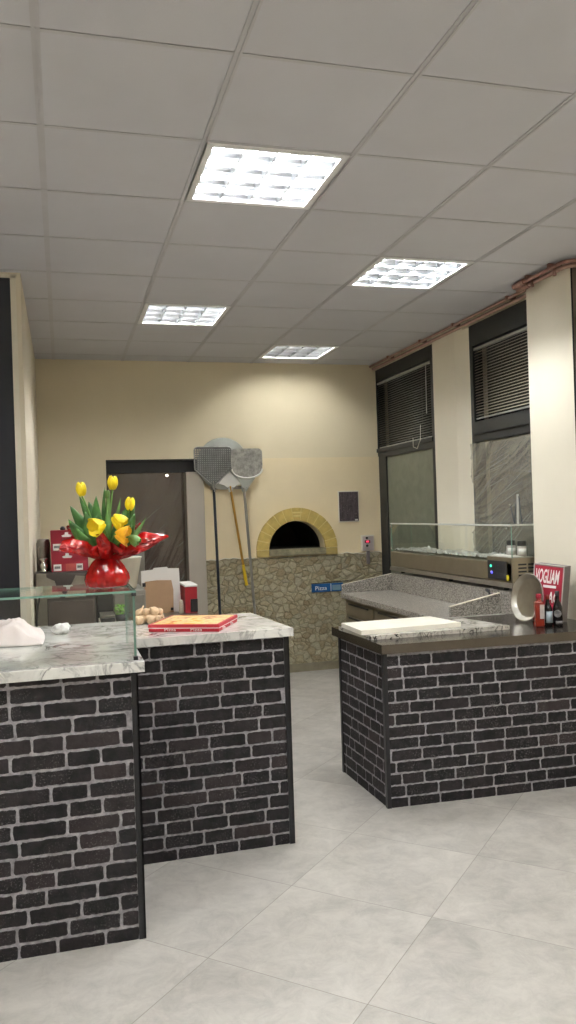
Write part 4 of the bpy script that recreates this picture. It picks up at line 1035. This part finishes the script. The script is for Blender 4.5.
m = MB(); m.box(-.17, .18, 5.41, 5.89, 0, .0395); m.build('plinth', 'blackmatte', cm)
def redbox(z0, z1, label, lab_y, x0=-.078, x1=.152):
    b = thing('red_carton', label, 'box', (.03, 5.5, z0), 'red cartons on the steel machine')
    MB().box(x0, x1, 5.42, 5.70, z0, z1, be=.002).build('carton', 'red_box', b)
    MB().box(x0+.09, x0+.155, 5.4185, 5.4198, z0+.002, z0+.05).build('brown_panel', 'red_brown', b)
    for (a_, c_) in ((.014, .062), (.155, .196)):
        MB().box(x0+a_, x0+c_, 5.4175, 5.4192, z0+.006, z0+.048).build('sticker', 'label_white', b)
        MB().box(x0+a_+.006, x0+c_-.006, 5.4168, 5.4174, z0+.02, z0+.036).build('sticker_print', 'label_grey', b)
    m = MB(); zc = z1-.035
    m.add([(x0+.075, 5.4188, zc-.008), (x0+.125, 5.4188, zc-.008), (x0+.132, 5.4188, zc+.004), (x0+.112, 5.4188, zc+.008), (x0+.11, 5.4188, zc+.022), (x0+.09, 5.4188, zc+.022), (x0+.088, 5.4188, zc+.008), (x0+.068, 5.4188, zc+.002)], [list(range(8))])
    m.build('emblem', 'label_white', b, solid=.0008)
    return b
redbox(1.1965, 1.327, 'crimson carton on the steel machine, the lower of the two', 0)
redbox(1.3285, 1.462, 'crimson carton with white emblem, the upper of the two stacked', 0)
tag(MB().lathe([(0, 0), (.016, 0), (.018, .01), (.01, .022), (0, .024)], (.0, 5.5, 1.4635), 16).build('rubber_stopper', 'blackmatte'), 'small black stopper lying on the upper red carton', 'stopper')
cn = thing('steel_canister', 'tall grey steel canister left of the red cartons', 'canister', (-.125, 5.56, 1.196))
MB().lathe([(0, 0), (.043, 0), (.045, .004), (.045, .185), (.04, .19), (.04, .2), (.036, .21), (0, .213)], (-.128, 5.60, 1.1965), 28).build('body', 'steel_dull', cn)
MB().tube([(-.15, 5.55, 1.24), (-.155, 5.535, 1.25), (-.155, 5.535, 1.35), (-.15, 5.55, 1.36)], .004, 8).build('handle', 'steel', cn)
cg = thing('chrome_juicer', 'small chrome juicer standing in front of the steel canister', 'juicer', (-.13, 5.45, 1.196))
MB().lathe([(0, 0), (.026, 0), (.026, .01), (.014, .016), (.022, .03), (.024, .045), (.014, .06), (.012, .07), (.028, .085), (.03, .09), (0, .08)], (-.125, 5.455, 1.1965), 24).build('body', 'chrome', cg)
# black grinder and white card right of cartons
bg = thing('black_grinder', 'small black grinder between the red cartons and the bouquet', 'grinder', (.2, 5.3, 1.1))
MB().box(.2, .30, 5.4, 5.9, .02, 1.1, be=.004).build('stand', 'blackmatte', bg)
MB().lathe([(0, 0), (.034, 0), (.036, .02), (.028, .06), (.034, .075), (.02, .11), (.008, .115), (.008, .14), (0, .142)], (.24, 5.46, 1.1015), 24).build('grinder_body', 'blackmatte', bg)
wt = thing('white_tub', 'off-white tapered plastic tub standing behind the bouquet', 'tub', (.38, 5.6, 1.0))
MB().lathe([(0, 0), (.075, 0), (.08, .01), (.115, .20), (.12, .21), (.112, .212), (.075, .015), (0, .013)], (.395, 5.63, 1.0515), 32).build('tub_body', 'tub', wt)
st = thing('steel_cabinet', 'grey steel cabinet under the white tub, left of the cardboard', 'cabinet', (.4, 5.7, 0))
MB().box(.304, .515, 5.43, 5.9, .06, 1.05, be=.004).build('body', 'steel_dull', st)
MB().box(.312, .507, 5.418, 5.4295, .1, 1.02, be=.003).build('door', 'steel_dull', st)
MB().box(.49, .5, 5.40, 5.4175, .6, .8, be=.002).build('handle', 'blackmatte', st)
MB().box(.31, .51, 5.44, 5.89, 0, .0595).build('plinth', 'blackmatte', st)
sf = thing('steel_fridge', 'tall narrow grey steel fridge behind the cardboard, left of the doorway', 'fridge', (.52, 7.1, 0))
MB().box(.47, .66, 6.95, 7.40, .04, 1.41, be=.004).build('body', 'steel_dull', sf)
MB().box(.478, .652, 6.938, 6.9495, .08, 1.38, be=.003).build('door', 'steel_dull', sf)
MB().box(.48, .65, 6.97, 7.39, 0, .0395).build('plinth', 'blackmatte', sf)
wb = thing('white_pizza_carton', 'white carton standing upright behind the brown cardboard', 'carton', (.73, 6.45, .77))
m = MB(); m.prism([(.583, .772), (.888, .772), (.877, 1.115), (.79, 1.118), (.785, 1.13), (.68, 1.125), (.675, 1.112), (.581, 1.105)], 6.44, 6.47, 'y'); m.build('panel', 'white_card', wb)
m = MB(); m.prism([(.6, .772), (.60, .80), (.88, .80), (.88, .772)], 6.4705, 6.50, 'y'); m.build('flap', 'white_card', wb)
cb = thing('brown_cardboard', 'brown cardboard panel leaning upright on the white carton', 'cardboard', (.71, 6.4, .77))
MB().prism([(.585, .772), (.822, .772), (.825, .95), (.812, 1.025), (.70, 1.03), (.605, 1.022), (.60, .95)], 6.415, 6.436, 'y').build('panel', 'cardboard', cb)
m = MB(); m.box(.585, .61, 6.409, 6.4145, .985, 1.015); m.box(.80, .822, 6.409, 6.4145, .79, .81); m.build('black_clip', 'blackmatte', cb)
rcr = thing('red_crate', 'red plastic crate with pale rim right of the cardboard', 'crate', (.93, 6.5, .77))
MB().box(.90, .995, 6.3, 6.65, .772, .975, be=.004).build('body', 'crate_red', rcr)
MB().box(.897, .998, 6.296, 6.655, .9755, .992, be=.003).build('rim', 'label_white', rcr)
MB().box(.94, .995, 6.29, 6.2995, .78, .88).build('front_grip', 'blackmatte', rcr)
tag(MB().lathe([(0, 0), (.02, 0), (.016, .09), (.01, .105), (0, .106)], (.872, 6.33, .7705), 18).build('plastic_cup', 'tub'), 'small pale upturned cup in front of the red crate', 'cup')
# herbs, scale seen through the case
hb = thing('potted_herb', 'small pot of bright green herbs seen through the glass case', 'herbs', (.325, 5.0, .9))
MB().lathe([(0, 0), (.03, 0), (.038, .05), (.035, .05), (.03, .045), (0, .045)], (.325, 5.0, .9005), 20).build('pot', 'terracotta', hb)
rnd = random.Random(3); m = MB()
for k in range(150):
    a = rnd.uniform(0, 2*PI); r = rnd.uniform(0, .042); x_, y_, z_ = .325+r*math.cos(a), 5.0+r*math.sin(a), .95+rnd.uniform(0, .055)
    d = Vector((rnd.uniform(-1, 1), rnd.uniform(-1, 1), rnd.uniform(-.3, .8))).normalized()*.012; e = d.orthogonal().normalized()*.006; p_ = Vector((x_, y_, z_))
    m.add([p_, p_+d*.5+e, p_+d, p_+d*.5-e], [(0, 1, 2, 3)])
m.build('leaves', 'herb', hb, solid=.0005)
kc = thing('kitchen_scale', 'low grey kitchen scale with black base left of the herbs', 'scale', (.24, 5.05, .9))
MB().box(.205, .285, 4.95, 5.2, .9005, .935, be=.004).build('base', 'blackmatte', kc)
MB().box(.204, .286, 4.96, 5.19, .9355, .95, be=.003).build('plate', 'steel', kc)
tag(MB().box(.375, .56, 4.92, 5.2, .9005, .93, be=.006).build('black_tray', 'blackmatte'), 'flat black tray on the steel worktable right of the herbs', 'tray')
cab = tag(MB().tube([(-.17, 5.37, .75), (-.175, 5.32, .9), (-.165, 5.3, 1.0), (-.15, 5.33, 1.06), (-.12, 5.37, 1.09)], .006, 8).build('power_cable', 'blackmatte'), 'black power cable looping beside the steel machine at the left wall', 'cable')

# ------------------------------------------------------------------ world, camera
w = bpy.data.worlds.new('night'); sc.world = w; w.use_nodes = True
w.node_tree.nodes['Background'].inputs[0].default_value = (.005, .005, .005, 1); w.node_tree.nodes['Background'].inputs[1].default_value = 1
cam = bpy.data.cameras.new('camera'); co = bpy.data.objects.new('camera', cam); COL.objects.link(co)
yaw, pitch, roll = .2711, -.0003, -.0322
f = Vector((math.sin(yaw)*math.cos(pitch), math.cos(yaw)*math.cos(pitch), math.sin(pitch)))
r0 = Vector((math.cos(yaw), -math.sin(yaw), 0)); u0 = r0.cross(f)
r = r0*math.cos(roll)+u0*math.sin(roll); u = -r0*math.sin(roll)+u0*math.cos(roll)
mt = Matrix((r, u, -f)).transposed().to_4x4(); mt.translation = (0, 0, 1.535); co.matrix_world = mt
cam.sensor_fit = 'VERTICAL'; cam.sensor_height = 36; cam.lens = 36*812.04/1024; cam.clip_start = .05; cam.clip_end = 60
sc.camera = co
sc.view_settings.view_transform = 'Standard'; sc.view_settings.look = 'None'; sc.view_settings.gamma = 1; sc.view_settings.use_curve_mapping = False
sc.view_settings.exposure = 1.07
